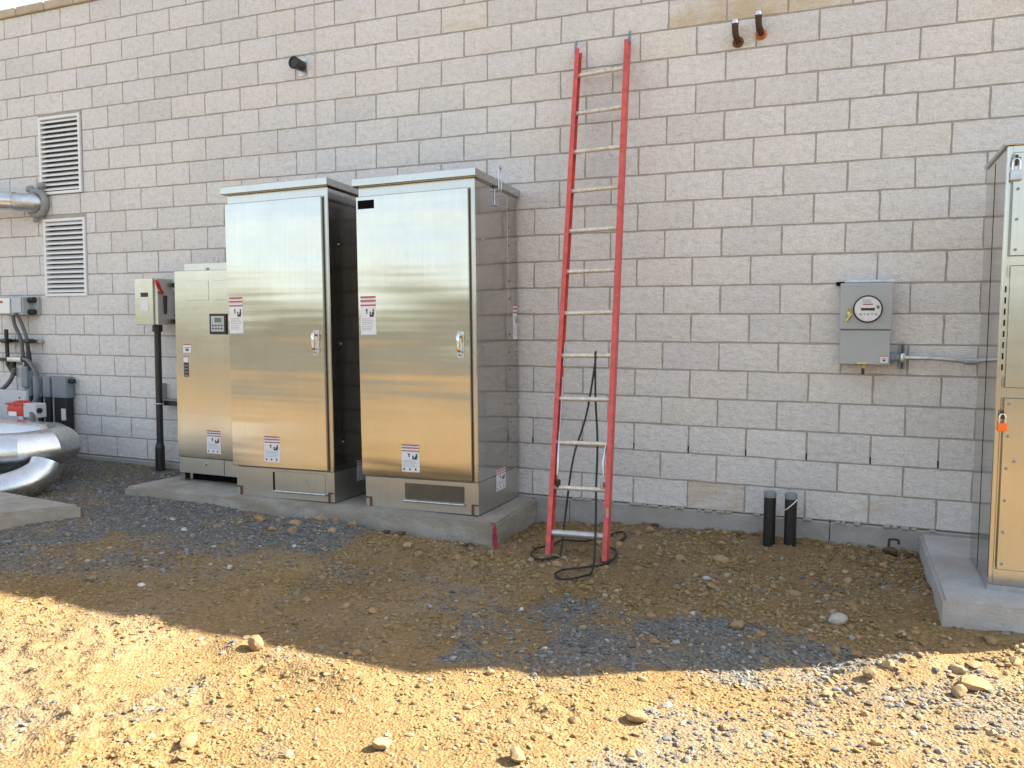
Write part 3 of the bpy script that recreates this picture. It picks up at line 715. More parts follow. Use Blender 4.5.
t = thing('conduit_elbow', 'upright grey conduit body between pale box and grey modules', 'fitting', (-6.80, -.10, .67))
boxpart('fitting_body', t, M['mod_gray'], -.045, .045, -.05, .05, 0, .22, bev=.015, seg=2)
tubepart('cable_gland', t, M['black'], [(0, 0, .215), (0, 0, .27)], .034)
t = thing('back_panel', 'grey flat equipment panel behind the red valve', 'panel', (-6.70, -.32, .10))
boxpart('panel', t, M['lt_gray'], -.24, .20, -.03, .0, 0, .56, bev=.004); boxpart('panel_leg', t, M['galv'], -.22, -.18, -.0, .03, -.25, .0); boxpart('panel_leg', t, M['galv'], .14, .18, -.0, .03, -.25, .0)
for i, (x0, x1) in enumerate(((-6.84, -6.748), (-6.718, -6.603), (-6.571, -6.467), (-6.437, -6.232))):
    lab = ['leftmost narrow grey module above a black base', 'second grey module from the left on a black base', 'third grey module, beside the wide last one', 'wide last grey module with white tag on its black base'][i]
    t = thing('control_module', lab, 'control module', ((x0+x1)/2, -.02, .05), 'row of grey control modules on the wall')
    w = x1-x0
    boxpart('housing', t, M['mod_gray'], -w/2, w/2, -.10, 0, .525, .745, bev=.014, seg=2)
    boxpart('base', t, M['black'], -w/2+.012, w/2-.012, -.085, -.005, -.15, .524, bev=.004)
    tubepart('side_pipe', t, M['gray_paint'], [(-w/2-.012, -.07, -.15), (-w/2-.012, -.07, .60)], .010, 8)
    if i == 3:
        boxpart('white_tag', t, M['paper'], .010, .075, -.0875, -.0855, .300, .420); tubepart('knob', t, M['black'], [(w/2, -.05, .70), (w/2+.06, -.05, .70)], .024)
t = thing('valve_actuator', 'red valve actuator standing behind the silver pipes', 'valve', (-6.22, -.60, .43))
boxpart('body', t, M['red_handle'], -.125, .110, -.075, .075, .02, .13, bev=.025, seg=2)
tubepart('cover', t, M['red_handle'], [(-.01, 0, .12), (-.01, 0, .150), (-.01, 0, .165)], [.085, .085, .05], 16)
boxpart('flange', t, M['red_handle'], -.135, .150, -.08, .08, .128, .146, bev=.006)
boxpart('white_tag', t, M['paper'], -.09, .02, -.0775, -.0755, .025, .065)
tubepart('valve_stem', t, M['galv'], [(0, 0, -.25), (0, 0, .02)], .035)
tubepart('lifting_ring', t, M['galv'], smooth_path([(-.05, 0, .16), (-.05, 0, .19), (-.01, 0, .21), (.03, 0, .19), (.03, 0, .16)], 4), .008, 8)
t = thing('actuator_box', 'light grey terminal box attached beside the red valve', 'box', (-6.025, -.62, .445))
boxpart('box', t, M['lt_gray'], -.080, .085, -.06, .06, 0, .135, bev=.008); tubepart('cable_gland', t, M['black'], [(.06, -.02, .07), (.10, -.022, .07)], .026)
boxpart('support', t, M['galv'], -.02, .02, -.02, .02, -.27, 0)

# insulated pipes in aluminium jackets
t = thing('insulated_pipe', 'big silver jacketed pipe making a U-turn at the left edge', 'pipe', (-5.61, -1.02, .225))
def arc(c, r, a0, a1, k, z): return [(c[0]+r*math.cos(a0+(a1-a0)*i/k), c[1]+r*math.sin(a0+(a1-a0)*i/k), z) for i in range(k+1)]
rr = .165
tubepart('front_run', t, M['alu'], [(-3.0, -.26, .02), (-.001, -.26, 0.0)], rr, 28)
tubepart('back_run', t, M['alu'], [(-3.0, .26, .06), (-.001, .26, .04)], rr, 28)
bend = [(q_[0], q_[1], .0+.04*i/4) for i, q_ in enumerate(arc((0, 0), .26, -math.pi/2, math.pi/2, 4, 0))]
bm = BM(); add_tube(bm, bend, rr+.002, 28); eo = obj('elbow', bm, M['alu'], t)
b2 = BM(); b2.from_mesh(eo.data)
for e in b2.edges:
    if len(e.link_faces) == 2 and e.calc_face_angle(0) > 0.30: e.smooth = False
b2.to_mesh(eo.data); b2.free()
for x in (-.002, -.34, -.95, -1.5):
    bm = BM(); add_tube(bm, [(x-.012, -.26, .0), (x+.012, -.26, .0)], rr+.0045, 28); obj('seam_band', bm, M['alu'], t)
bm = BM(); add_tube(bm, [(-.012, .26, .04), (.012, .26, .04)], rr+.0045, 28); obj('seam_band', bm, M['alu'], t)
for x in (-2.4,): boxpart('support', t, M['galv'], x-.03, x+.03, -.30, -.22, -.55, -.15)
t = thing('insulated_pipe', 'lower silver jacketed pipe elbow coming out from under the U-bend', 'pipe', (-5.09, -1.38, .0))
el = smooth_path([(.0, .16, .17), (.0, .10, .09), (-.03, -.02, .03), (-.11, -.13, -.01), (-.24, -.20, -.035), (-.40, -.23, -.05)], 3)
bm = BM(); add_tube(bm, el, .128, 26); obj('elbow', bm, M['alu'], t)
tubepart('run', t, M['alu'], [(-.40, -.23, -.05), (-1.9, -.24, -.10)], .125, 26)
bm = BM(); add_tube(bm, [(-.415, -.23, -.05), (-.385, -.228, -.049)], .134, 26); obj('seam_band', bm, M['black'], t)
t = thing('wall_pipe', 'silver jacketed pipe entering the wall through a grey collar', 'pipe', (-6.66, -.02, 2.56))
tubepart('jacket', t, M['alu'], smooth_path([(-1.3, -.34, .03), (-.55, -.26, .02), (-.26, -.23, .01), (-.12, -.17, .005)], 5), .092, 24)
tubepart('neck', t, M['galv'], smooth_path([(-.14, -.178, .006), (-.10, -.15, .0), (-.03, -.06, -.0), (.0, .015, 0)], 4), [.088]*4+[.092]*4+[.10]*4+[.11], 24)
bm = BM(); add_torus(bm, (0, -.02, 0), (0, 1, 0), .120, .034, 30, 10); obj('collar', bm, M['putty'], t)
for x, z, s in ((-.09, .15, .045), (.07, .175, .04), (-.02, -.17, .03)): boxpart('sealant_lump', t, M['putty'], x-s, x+s, -.05, .0, z-s*.7, z+s*.7, bev=.015)

# ------------------------------------------------------------------ black pipe stub high on the wall
t = thing('wall_stub', 'short black round pipe stub high on the wall with a thin metal plate', 'pipe stub', (-3.385, -.002, 3.565))
bm = BM(); add_box(bm, -.025, .055, -.006, .0015, -.085, .055); obj('plate', bm, M['galv'], t)
bm = BM(); add_tube(bm, [(.0, -.006, .0), (-.003, -.06, .0), (-.004, -.105, .0)], [.044, .047, .050], 20); obj('pipe', bm, M['black_pipe'], t)
bm = BM(); add_torus(bm, (-.004, -.105, .0), (0, 1, 0), .046, .008, 20, 8); obj('rim', bm, M['black'], t)

# ------------------------------------------------------------------ rusty elbows, top right
for lab, x, z, ro in (('left rusty bent pipe stub with silver cap on the wall', .275, 3.32, .2), ('right rusty bent pipe stub with orange sealant at the wall', .428, 3.355, .9)):
    t = thing('pipe_elbow', lab, 'pipe stub', (x+.01, -.004, z-.015), 'rusty pipe stubs near the top of the wall'); t.scale = (.8, .8, .8)
    bm = BM(); add_tube(bm, [(0, .0, -.005), (0, -.012, -.005), (0, -.02, -.004)], [.048, .044, .030], 18); obj('sealant', bm, M['rust_orange'] if ro > .5 else M['rust_edge'], t)
    tubepart('elbow', t, M['rust'], smooth_path([(0, -.0, -.005), (0, -.05, -.0), (-.008, -.085, .022), (-.014, -.095, .06), (-.016, -.098, .10)], 4), .027, 16)
    tubepart('collar', t, M['rust_edge'], [(-.016, -.098, .098), (-.016, -.098, .118)], .029, 16)
    tubepart('cap', t, M['chrome'], [(-.016, -.098, .118), (-.016, -.098, .146), (-.016, -.098, .152)], [.033, .033, .026], 16)

# ------------------------------------------------------------------ meter box
t = thing('meter_box', 'grey electric meter box with round glass dial on the wall', 'meter', (1.155, -.003, 1.085))
boxpart('enclosure', t, M['gray_paint'], -.150, .150, -.125, .0, .0, .535, bev=.004)
bm = BM(); add_box(bm, -.158, .158, -.150, -.1255, .232, .535, bev=.005)
for v_ in bm.verts:
    if v_.co.z > .5 and v_.co.y < -.14: v_.co.z -= .004
up_ = obj('upper_cover', bm, M['gray_paint'], t)
boxpart('lower_cover', t, M['gray_paint'], -.152, .152, -.140, -.1255, .003, .229, bev=.004)
boxpart('top_flange', t, M['galv'], -.135, .165, -.075, .0, .5355, .560, bev=.003)
boxpart('mounting_tab', t, M['dark'], -.185, -.135, -.03, -.002, .525, .55)
bm = BM(); add_torus(bm, (.012, -.155, .365), (0, 1, 0), .083, .0065, 36, 8); obj('meter_ring', bm, M['black'], t)
bm = BM(); add_tube(bm, [(.012, -.150, .365), (.012, -.170, .365)], .080, 36); dial = obj('dial', bm, M['dial'], t)
bm = BM(); add_box(bm, -.028, .052, -.1725, -.1705, .355, .372); obj('register', bm, M['ink'], dial)
bm = BM(); add_box(bm, -.018, .040, -.1725, -.1705, .392, .398); obj('red_print', bm, M['red_print'], dial)
bm = BM(); add_box(bm, .062, .078, -.1725, -.1705, .368, .386); obj('green_print', bm, M['lcd'], dial)
bm = BM()
for k in range(5): add_box(bm, -.035+k*.022, -.022+k*.022, -.1725, -.1705, .325+.004*(k % 2), .338)
for k in range(3): add_box(bm, -.02, .03, -.1725, -.1705, .405+k*.008, .408+k*.008)
obj('fine_print', bm, M['gray_ink'], dial)
bm = BM(); add_tube(bm, [(.012, -.1515, .365), (.012, -.190, .365), (.012, -.205, .365), (.012, -.212, .365)], [.081, .079, .066, .035], 36); obj('glass_cover', bm, M['glass'], t)
bm = BM(); add_box(bm, -.112, -.090, -.168, -.1505, .315, .350, bev=.003); add_torus(bm, (-.100, -.163, .358), (0, 1, 0), .012, .004, 12, 6); add_tube(bm, [(-.085, -.160, .335), (-.118, -.166, .285)], .008, 8); obj('meter_seal', bm, M['brass'], t)
bm = BM(); add_box(bm, -.045, .02, -.150, -.1405, .004, .018, bev=.002); add_torus(bm, (.002, -.146, -.012), (1, 0, 0), .014, .004, 12, 6); obj('hasp', bm, M['brass'], t)
bm = BM(); add_box(bm, -.014, .006, -.152, -.139, -.062, -.02, bev=.003); obj('seal_tag', bm, M['rust'], t)
s_ = sticker(t, (.098, -.1402, .018), (1, 0, 0), (0, -1, 0), .044, .044, 'small')

t = thing('conduit', 'silver conduit running from the meter box to the right-hand cabinet', 'conduit', (1.31, -.075, 1.135))
tubepart('hub', t, M['mod_gray'], [(-.01, 0, -.002), (.025, 0, 0), (.03, 0, 0), (.06, 0, 0)], [.033, .033, .024, .024], 16)
tubepart('pipe', t, M['galv'], smooth_path([(.05, 0, 0), (.25, 0, .0), (.36, 0, -.006), (.46, 0, -.018), (.60, 0, -.020), (.72, 0, -.020)], 5), .0165, 14)
tubepart('coupling', t, M['galv'], [(.43, 0, -.017), (.50, 0, -.019)], .0225, 14)
tubepart('coupling_nut', t, M['galv'], [(.50, 0, -.019), (.53, 0, -.019)], .026, 6)
bm = BM(); add_box(bm, .058, .068, .018, .073, -.075, .085); add_box(bm, .082, .092, .018, .073, -.075, .085); add_box(bm, .068, .082, .060, .073, -.075, .085); obj('strut', bm, M['mod_gray'], t)
bm = BM(); add_box(bm, .060, .090, -.024, .018, -.03, .03, bev=.006); obj('clamp', bm, M['galv'], t)

# ------------------------------------------------------------------ right-hand cabinet
t = thing('switchgear_cabinet', 'stainless cabinet with three bolted panels cut by the right edge', 'cabinet', (1.757, -1.185, -.021))
W = .85; H = 2.252; D = .64
boxpart('body', t, M['steel_side'], 0, W, .004, D, .012, H, bev=.004)
bm = BM(); add_box(bm, .001, .024, -.006, .0035, .03, H-.0005, bev=.002); add_box(bm, .0245, W, -.004, .0035, .03, .112); add_box(bm, .0245, W, -.004, .0035, .998, 1.045); add_box(bm, .0245, W, -.004, .0035, 1.662, 1.705); add_box(bm, .0245, W, -.004, .0035, 2.219, H-.001)
obj('front_frame', bm, M['steel_dull'], t)
boxpart('base_channel', t, M['galv'], -.003, W+.003, -.008, .02, 0, .029)
boxpart('top_cap', t, M['steel'], -.012, W+.01, -.018, D+.01, H+.001, H+.022, bev=.003)
boxpart('side_joint', t, M['dark'], -.0015, .0, .34, .346, .02, H-.02)
for nm, z0, z1, lab in (('lower_panel', .115, .996, None), ('middle_panel', 1.048, 1.660, None), ('upper_panel', 1.708, 2.216, None)):
    p_ = boxpart(nm, t, M['steel_dull'], .034 if z0 < 1.6 else .028, W-.02, -.022, -.0045, z0, z1, bev=.003)
    x0 = .034 if z0 < 1.6 else .028
    if nm != 'middle_panel':
        for z in np.linspace(z0+.03, z1-.03, 6 if nm == 'lower_panel' else 4):
            bm = BM(); add_tube(bm, [(x0+.022, -.022, z), (x0+.022, -.027, z)], .0075, 8); obj('bolt', bm, M['mod_gray'], p_)
        bm = BM(); add_tube(bm, [(x0+.055, -.022, (z0+z1)/2+.12), (x0+.055, -.027, (z0+z1)/2+.12)], .0075, 8); obj('bolt', bm, M['mod_gray'], p_)
hg = boxpart('hinge', t, M['steel_dull'], .010, .0335, -.0125, -.0065, 1.10, 1.60)
bm = BM()
for k in range(8): add_box(bm, .0155, .0225, -.0145, -.0126, 1.135+k*.056, 1.166+k*.056)
obj('hinge_slot', bm, M['dark'], hg)
def padlock(label, x, z, y, mat_, s):
    t = thing('padlock', label, 'padlock', (x, y, z))
    boxpart('lock_body', t, mat_, -.026*s, .026*s, -.014, .012, -.04*s, .012*s, bev=.006, seg=2)
    tubepart('shackle', t, M['chrome'], smooth_path([(-.016*s, 0, .01*s), (-.016*s, 0, .045*s), (-.010*s, 0, .062*s), (0, 0, .067*s), (.010*s, 0, .062*s), (.016*s, 0, .045*s), (.016*s, 0, .01*s)], 4), .0048, 8)
    boxpart('hasp', t, M['ink'], -.006, .006, -.004, .010, .035*s, .085*s)
padlock('small silver padlock on the top panel of the right-hand cabinet', 1.793, 2.095, -1.222, M['galv'], 1.0)
padlock('orange padlock on the lower panel of the right-hand cabinet', 1.785, .840, -1.222, M['orange'], .82)

# ------------------------------------------------------------------ conduit stubs, rebar, ribbon
for lab, x, dx in (('left black conduit stub with metal rim rising from the dirt', .597, 0), ('right black conduit stub with a pale string tied round it', .733, 1)):
    t = thing('conduit_stub', lab, 'conduit stub', (x, -.20, -.2), 'pair of black conduit stubs by the wall')
    bm = BM(); add_tube(bm, [(0, 0, -.15), (0, 0, .385)], .040, 18, cap=False); add_tube(bm, [(0, 0, -.15), (0, 0, .385)], .033, 18, cap=True); obj('pipe', bm, M['black_pipe'], t)
    tubepart('rim', t, M['mod_gray'], [(0, 0, .372), (0, 0, .398), (0, 0, .410), (0, 0, .412)], [.0415, .0425, .0395, .034], 18)
    if dx: tubepart('string', t, M['white'], smooth_path([(-.044, -.01, .29), (-.02, -.042, .31), (.02, -.04, .35), (.04, -.01, .372)], 4), .0035, 6)
o = obj('rebar_stub', (lambda b_: (add_tube(b_, smooth_path([(1.345, -.14, -.19), (1.345, -.14, -.07), (1.352, -.14, -.058), (1.375, -.14, -.054), (1.40, -.14, -.058), (1.403, -.14, -.085)], 4), .008, 8), b_)[1])(BM()), M['rust']); tag(o, 'thin rusty hooked rebar end beside the clean concrete pad', 'rebar')
bm = BM()
rib = [(-1.175, -.935, -.012), (-1.14, -.957, -.008), (-1.118, -.972, -.022), (-1.112, -.984, -.07), (-1.108, -.985, -.13), (-1.10, -.995, -.172)]
ww = [.020, .012, .010, .017, .024, .013]
rp = smooth_path(rib, 4); prev = None
for i, q_ in enumerate(rp):
    wv = np.interp(i/(len(rp)-1)*5, range(6), ww); sx = .009*math.sin(i*1.7)
    a_ = bm.verts.new(q_+Vector((-wv*.7, -wv*.5+sx, 0))); c_ = bm.verts.new(q_+Vector((wv*.7, wv*.2-sx, 0)))
    if prev: bm.faces.new((prev[0], prev[1], c_, a_))
    prev = (a_, c_)
bmesh.ops.solidify(bm, geom=bm.faces[:], thickness=.0015)
o = obj('ribbon', bm, M['ribbon']); tag(o, 'crumpled pink marking ribbon draped over the corner of the long pad', 'ribbon')

# ------------------------------------------------------------------ ladder
t = thing('ladder', 'red fibreglass extension ladder leaning on the block wall', 'ladder', (0, 0, 0))
bl, br = Vector((-.735, -.955, -.205)), Vector((-.355, -.915, -.205)); tl, tr = Vector((-.868, -.045, 3.372)), Vector((-.484, -.045, 3.392))
def rail(name, a_, b_, mat_, fl, dpt, inward, back=0.0, parent=None):
    """C channel: web outside, two flanges pointing inward"""
    ax = (b_-a_).normalized(); sx = (tr-tl).normalized()*inward; sx = (sx-ax*sx.dot(ax)).normalized(); dn = ax.cross(sx).normalized()
    if dn.y > 0: dn = -dn
    bm = BM(); th = .0045
    prof = [(0, 0), (fl, 0), (fl, th), (th, th), (th, dpt-th), (fl, dpt-th), (fl, dpt), (0, dpt)]
    A = [bm.verts.new(a_+sx*u_-dn*(v_+back)) for u_, v_ in prof]; B = [bm.verts.new(b_+sx*u_-dn*(v_+back)) for u_, v_ in prof]
    for i in range(8): bm.faces.new((A[i], A[(i+1) % 8], B[(i+1) % 8], B[i]))
    for X_ in (A[::-1], B):
        for q_ in ((0, 1, 2, 3), (0, 3, 4, 7), (4, 5, 6, 7)): bm.faces.new([X_[i] for i in q_])
    return obj(name, bm, mat_, parent), sx, dn, ax
_, sxl, dnl, axl = rail('rail', bl-Vector((.014, 0, 0)), tl-Vector((.010, 0, 0)), M['red_rail'], .032, .068, 1, -.032, t)
_, sxr, dnr, axr = rail('rail', br+Vector((.014, 0, 0)), tr+Vector((.010, 0, 0)), M['red_rail'], .032, .068, -1, -.032, t)
Lr = (tl-bl).length
rung_z = []
for i in range(12):
    f = (0.165+0.302*i)/Lr
    a_ = bl+(tl-bl)*f+sxl*.006; b_ = br+(tr-br)*f+sxr*.006
    if i == 0: tubepart('rung', t, M['rung_grey'], [a_, b_], .024, 14)
    else: tubepart('rung', t, M['rung'], [a_, b_], .0165, 12)
    rung_z.append((a_, b_))
for side, a_, ax, sx in ((0, bl, axl, sxl), (1, br, axr, sxr)):
    p0 = a_+ax*.55; p1 = a_+ax*.86
    bm = BM(); add_tube(bm, [p0+sx*.034+Vector((0, -.02, 0)), p0+ax*.10+sx*.040+Vector((0, -.03, 0)), p0+ax*.22+sx*.028+Vector((0, -.01, 0)), p0+ax*.30+sx*.024], [.006, .010, .008, .005], 8); obj('rung_lock', bm, M['galv'], t)
    bm = BM(); q_ = p0-ax*.02+sx*.04; add_box(bm, q_.x-.011, q_.x+.011, q_.y-.035, q_.y+.01, q_.z-.06, q_.z-.01, bev=.004); obj('lock_hook', bm, M['rust'] if side == 0 else M['galv'], t)
    bm = BM(); q_ = a_+ax*.005; add_box(bm, q_.x-.020, q_.x+.026, q_.y-.045, q_.y+.050, q_.z-.018, q_.z+.012, bev=.004); obj('foot', bm, M['black'], t)
    top = tl if side == 0 else tr; off = -.012 if side == 0 else .012
    bm = BM(); add_tube(bm, [top+Vector((off, -.012, -.02)), top+Vector((off*.9, -.008, .05)), top+Vector((off*.9, .012, .075))], [.012, .011, .007], 8); obj('end_cap', bm, M['mod_gray'], t)
# pale rub strip on the inside of the left rail and a small label on the right one
for z0, z1 in ((.84, 1.22), (1.30, 1.46)):
    bm = BM(); add_tube(bm, [bl+axl*z0+sxl*.030, bl+axl*z1+sxl*.030], .008, 6); obj('rub_strip', bm, M['rung_grey'], t)
q_ = br+axr*.30; bm = BM(); add_box(bm, q_.x+.0, q_.x+.017, q_.y-.0425, q_.y-.040, q_.z, q_.z+.06); obj('sticker', bm, M['rung_grey'], t)

# ------------------------------------------------------------------ black cable over a rung and coiled on the dirt
def gz(x, y): return float(ground_h(np.array([x]), np.array([y]))[0])
ra, rb = rung_z[4]; hang = ra+(rb-ra)*.66
def gl(pts, lift=.022): return [(x, y, float(base_h(np.array([x]), np.array([y]))[0])+lift) for x, y in pts]
path = []
path += gl([(-.36, -.52), (-.35, -.42), (-.40, -.33), (-.46, -.40), (-.44, -.62), (-.335, -.74), (-.306, -.90), (-.34, -1.06), (-.44, -1.16), (-.53, -1.26), (-.545, -1.36), (-.47, -1.43), (-.38, -1.33), (-.37, -1.15)])
path += [(-.43, -.90, .02), (-.46, -.80, .25), (-.478, -.72, .55), (hang.x+.012, hang.y-.028, hang.z-.30), (hang.x+.006, hang.y-.024, hang.z-.05), (hang.x, hang.y-.004, hang.z+.024), (hang.x-.008, hang.y+.022, hang.z-.04), (hang.x-.05, hang.y-.030, hang.z-.40), (-.62, -.80, .45), (-.655, -.84, .1)]
path += gl([(-.66, -.93), (-.665, -1.02), (-.745, -1.11), (-.825, -1.04), (-.835, -.91), (-.765, -.80), (-.73, -.67), (-.60, -.60), (-.55, -.50)])
path = smooth_path(path, 8)
fixed = []
for q_ in path:
    g_ = gz(q_.x, q_.y)+.002
    fixed.append(Vector((q_.x, q_.y, max(q_.z, g_))))
o = obj('cable', (lambda b_: (add_tube(b_, fixed, .0072, 8), b_)[1])(BM()), M['cable']); tag(o, 'black cable hung over a ladder rung and looped on the dirt', 'cable')

# ------------------------------------------------------------------ rocks
def in_any(x, y, grow=0.0):
    for P_ in (SLAB, PADR, PADL):
        cx = sum(p_[0] for p_ in P_)/len(P_); cy = sum(p_[1] for p_ in P_)/len(P_)
        if inpoly(np.array([x]), np.array([y]), P_)[0]: return True
        if grow and inpoly(np.array([x-(grow if x > cx else -grow)]), np.array([y-(grow if y > cy else -grow)]), P_)[0]: return True
    return y > -0.03
def rock_mesh(seed, sub=2, rough=.25):
    rs = random.Random(seed); bm = BM(); bmesh.ops.create_icosphere(bm, subdivisions=sub, radius=1.0)
    dirs = [(Vector((rs.gauss(0, 1), rs.gauss(0, 1), rs.gauss(0, 1))).normalized(), rs.uniform(.50, .92)) for _ in range(12)]
    for v_ in bm.verts:
        d_ = v_.co.normalized(); r_ = 1.0
        for n_, h_ in dirs:
            c_ = d_.dot(n_)
            if c_ > 0.01: r_ = min(r_, 1-(1-min(1, h_/c_))*(rough*3.8))if h_/c_ < 1 else r_
        v_.co = d_*r_*(1+rs.uniform(-.02, .02))
    finish(bm, 0.42); me_ = bpy.data.meshes.new('rock'); bm.to_mesh(me_); bm.free(); return me_
base_rocks = [rock_mesh(s, 2, .25 if s % 2 == 0 else .11) for s in range(8)]
def rock(x, y, s, mat_, label, group=None, flat=.7, sink=.3, rot=None, seed=0):
    me_ = base_rocks[seed % 8].copy(); me_.materials.clear(); me_.materials.append(mat_)
    o = link('rock', me_); o.location = (x, y, gz(x, y)+s*flat*(1-2*sink)*.5+.0)
    o.scale = (s*.5*1.15, s*.5*.92, s*.5*flat); o.rotation_euler = (random.uniform(-.25, .25), random.uniform(-.25, .25), rot if rot is not None else random.uniform(0, 6.28))
    tag(o, label, 'rock', group); return o
rock(-1.435, -3.0, .085, M['rock_orange'], 'round orange-tan rock sitting right on the edge of the wall shadow', flat=.85, sink=.05, seed=1)
rock(-.456, -3.49, .085, M['rock_tan'], 'flat tan rock in the sunlit dirt below the left cabinets', flat=.55, sink=.25, seed=2)
rock(-1.096, -3.76, .075, M['rock_orange'], 'rounded orange rock near the bottom left edge of the dirt', flat=.6, sink=.2, seed=3)
rock(.03, -3.385, .075, M['rock_tan'], 'upright tan rock at the bottom centre of the sunlit dirt', flat=.95, sink=.2, seed=4)
rock(.343, -2.93, .092, M['rock_orange'], 'long yellow-tan rock in the sun below the ladder', flat=.5, sink=.15, rot=-.3, seed=5)
rock(1.53, -2.17, .085, M['rock_tan'], 'smooth pinkish rock in the sunlit gravel at lower right', flat=.65, sink=.15, seed=6)
rock(1.051, -1.48, .098, M['rock_white'], 'largest pale white rock in the shade before the clean pad', flat=.62, sink=.2, seed=7)
rock(.09, -.71, .085, M['rock_tan'], 'tan rock on the shaded dirt just right of the ladder foot', flat=.6, seed=0)
rock(.345, -.65, .10, M['rock_tan'], 'broad pale tan rock in the shade between ladder and conduit stubs', flat=.55, seed=1)
rock(.58, -1.76, .085, M['rock_tan'], 'brown rock lying on the grey gravel patch in the shade', flat=.7, seed=2)
rock(.30, -.98, .055, M['rock_white'], 'small white stone on the shaded dirt right of the ladder', flat=.6, seed=3)
rock(1.60, -2.05, .16, M['rock_orange'], 'widest flat yellow clod at the sunlit edge below the right pad', flat=.45, sink=.3, seed=4)
placed = []
def scatter(n_, xr, yr, sr, mats, label, group, cond=None, gap=.02):
    k = 0; tries = 0
    while k < n_ and tries < 4000:
        tries += 1
        x = random.uniform(*xr); y = random.uniform(*yr)
        q_ = px((x, y, -.2))
        if not q_ or q_[0] < -20 or q_[0] > 1040 or q_[1] > 790: continue
        if in_any(x, y, .05) or any((x-a_)**2+(y-b_)**2 < gap for a_, b_ in placed) or (cond and not cond(x, y)): continue
        placed.append((x, y)); k += 1
        mm = random.choice(mats); tone = {'tan_rock': 'tan', 'orange_tan_rock': 'yellow-brown', 'pale_rock': 'whitish', 'grey_rock': 'grey'}[mm.name]
        rock(x, y, random.uniform(*sr), mm, label % tone, group % tone, random.uniform(.45, .8), random.uniform(.28, .5), None, random.choice((0, 2, 4, 6)))
scatter(46, (-1.9, 1.9), (-4.0, -2.45), (.034, .058), [M['rock_tan'], M['rock_orange'], M['rock_tan']], 'small %s stone lying loose in the sunlit dirt', 'small %s stones in the sunlit dirt')
scatter(30, (-2.4, 1.6), (-2.4, -1.05), (.040, .066), [M['rock_tan'], M['rock_tan'], M['rock_orange']], 'small %s stone lying loose in the shaded dirt', 'small %s stones in the shaded dirt')
scatter(44, (-.9, 1.4), (-1.3, -.06), (.04, .085), [M['rock_tan'], M['rock_orange']], '%s stone in the dirt strip at the wall foot', '%s stones along the foot of the wall', None, .008)
scatter(24, (1.0, 2.1), (-2.4, -1.5), (.03, .075), [M['rock_tan'], M['rock_orange']], '%s clod in the heap below the clean pad', '%s clods heaped at the sunlit edge', lambda x, y: abs(y+1.95-.5*(x-1.4)) < .24, .008)
scatter(26, (-3.0, -1.1), (-1.34, -1.0), (.045, .10), [M['rock_tan'], M['rock_orange'], M['rock_tan']], '%s clod in the loose spoil against the long pad', '%s clods along the front of the long pad')
scatter(18, (-4.6, -2.3), (-2.6, -1.2), (.04, .07), [M['rock_tan'], M['rock_grey'], M['rock_white']], '%s stone lying in the grey gravel at left', '%s stones in the left gravel')
scatter(7, (-.8, 1.9), (-3.3, -1.6), (.03, .045), [M['rock_white']], 'small %s stone lying out on the open dirt', 'small %s stones on the open dirt')
for x, y, s in ((-1.93, -1.05, .09), (-1.82, -1.05, .10), (-1.28, -1.0, .08), (1.36, -.15, .13), (1.45, -.18, .11), (.50, -.08, .06), (-.22, -.08, .07)):
    rock(x, y, s, M['clod'], 'dark soil clod against the concrete', 'dark soil clods against the concrete', .5, .25, None, random.randrange(8))  # clods coloured darker than the dirt, set along the concrete

# ------------------------------------------------------------------ pebbles and crushed gravel (uncountable)
ico = bmesh.new(); bmesh.ops.create_icosphere(ico, subdivisions=1, radius=1.0)
iv = np.array([v_.co[:] for v_ in ico.verts]); ifc = np.array([[v_.index for v_ in f.verts] for f in ico.faces]); ico.free()
def pebble_field(name, X, Y, S, C, flat):
    N = len(X); Z = ground_h(X, Y)
    J = iv[None]*(1+rng.uniform(-.28, .28, (N, len(iv), 1)))
    sc = np.stack([S*rng.uniform(.8, 1.3, N), S*rng.uniform(.6, 1.0, N), S*rng.uniform(.45, .85, N)*flat], -1)*.5
    J = J*sc[:, None, :]
    tx = rng.uniform(-.5, .5, N); c_, s_ = np.cos(tx), np.sin(tx)
    J = np.stack([J[..., 0], J[..., 1]*c_[:, None]-J[..., 2]*s_[:, None], J[..., 1]*s_[:, None]+J[..., 2]*c_[:, None]], -1)
    ra_ = rng.uniform(0, 6.283, N); c_, s_ = np.cos(ra_), np.sin(ra_)
    J = np.stack([J[..., 0]*c_[:, None]-J[..., 1]*s_[:, None], J[..., 0]*s_[:, None]+J[..., 1]*c_[:, None], J[..., 2]], -1)
    J = J+np.stack([X, Y, Z+S*.10], -1)[:, None, :]
    V = J.reshape(-1, 3).astype(np.float32); F = (ifc[None]+np.arange(N)[:, None, None]*len(iv)).reshape(-1, 3).astype(np.int32)
    me = bpy.data.meshes.new(name); np_mesh(me, V, F)
    me.polygons.foreach_set('use_smooth', np.zeros(len(F), bool))
    ca = me.color_attributes.new('tint', 'FLOAT_COLOR', 'POINT')
    cc = np.repeat(np.concatenate([C, np.ones((N, 1))], 1), len(iv), 0).astype(np.float32); ca.data.foreach_set('color', cc.ravel())
    me.materials.append(M['pebble']); o = link(name, me); o['kind'] = 'stuff'; return o
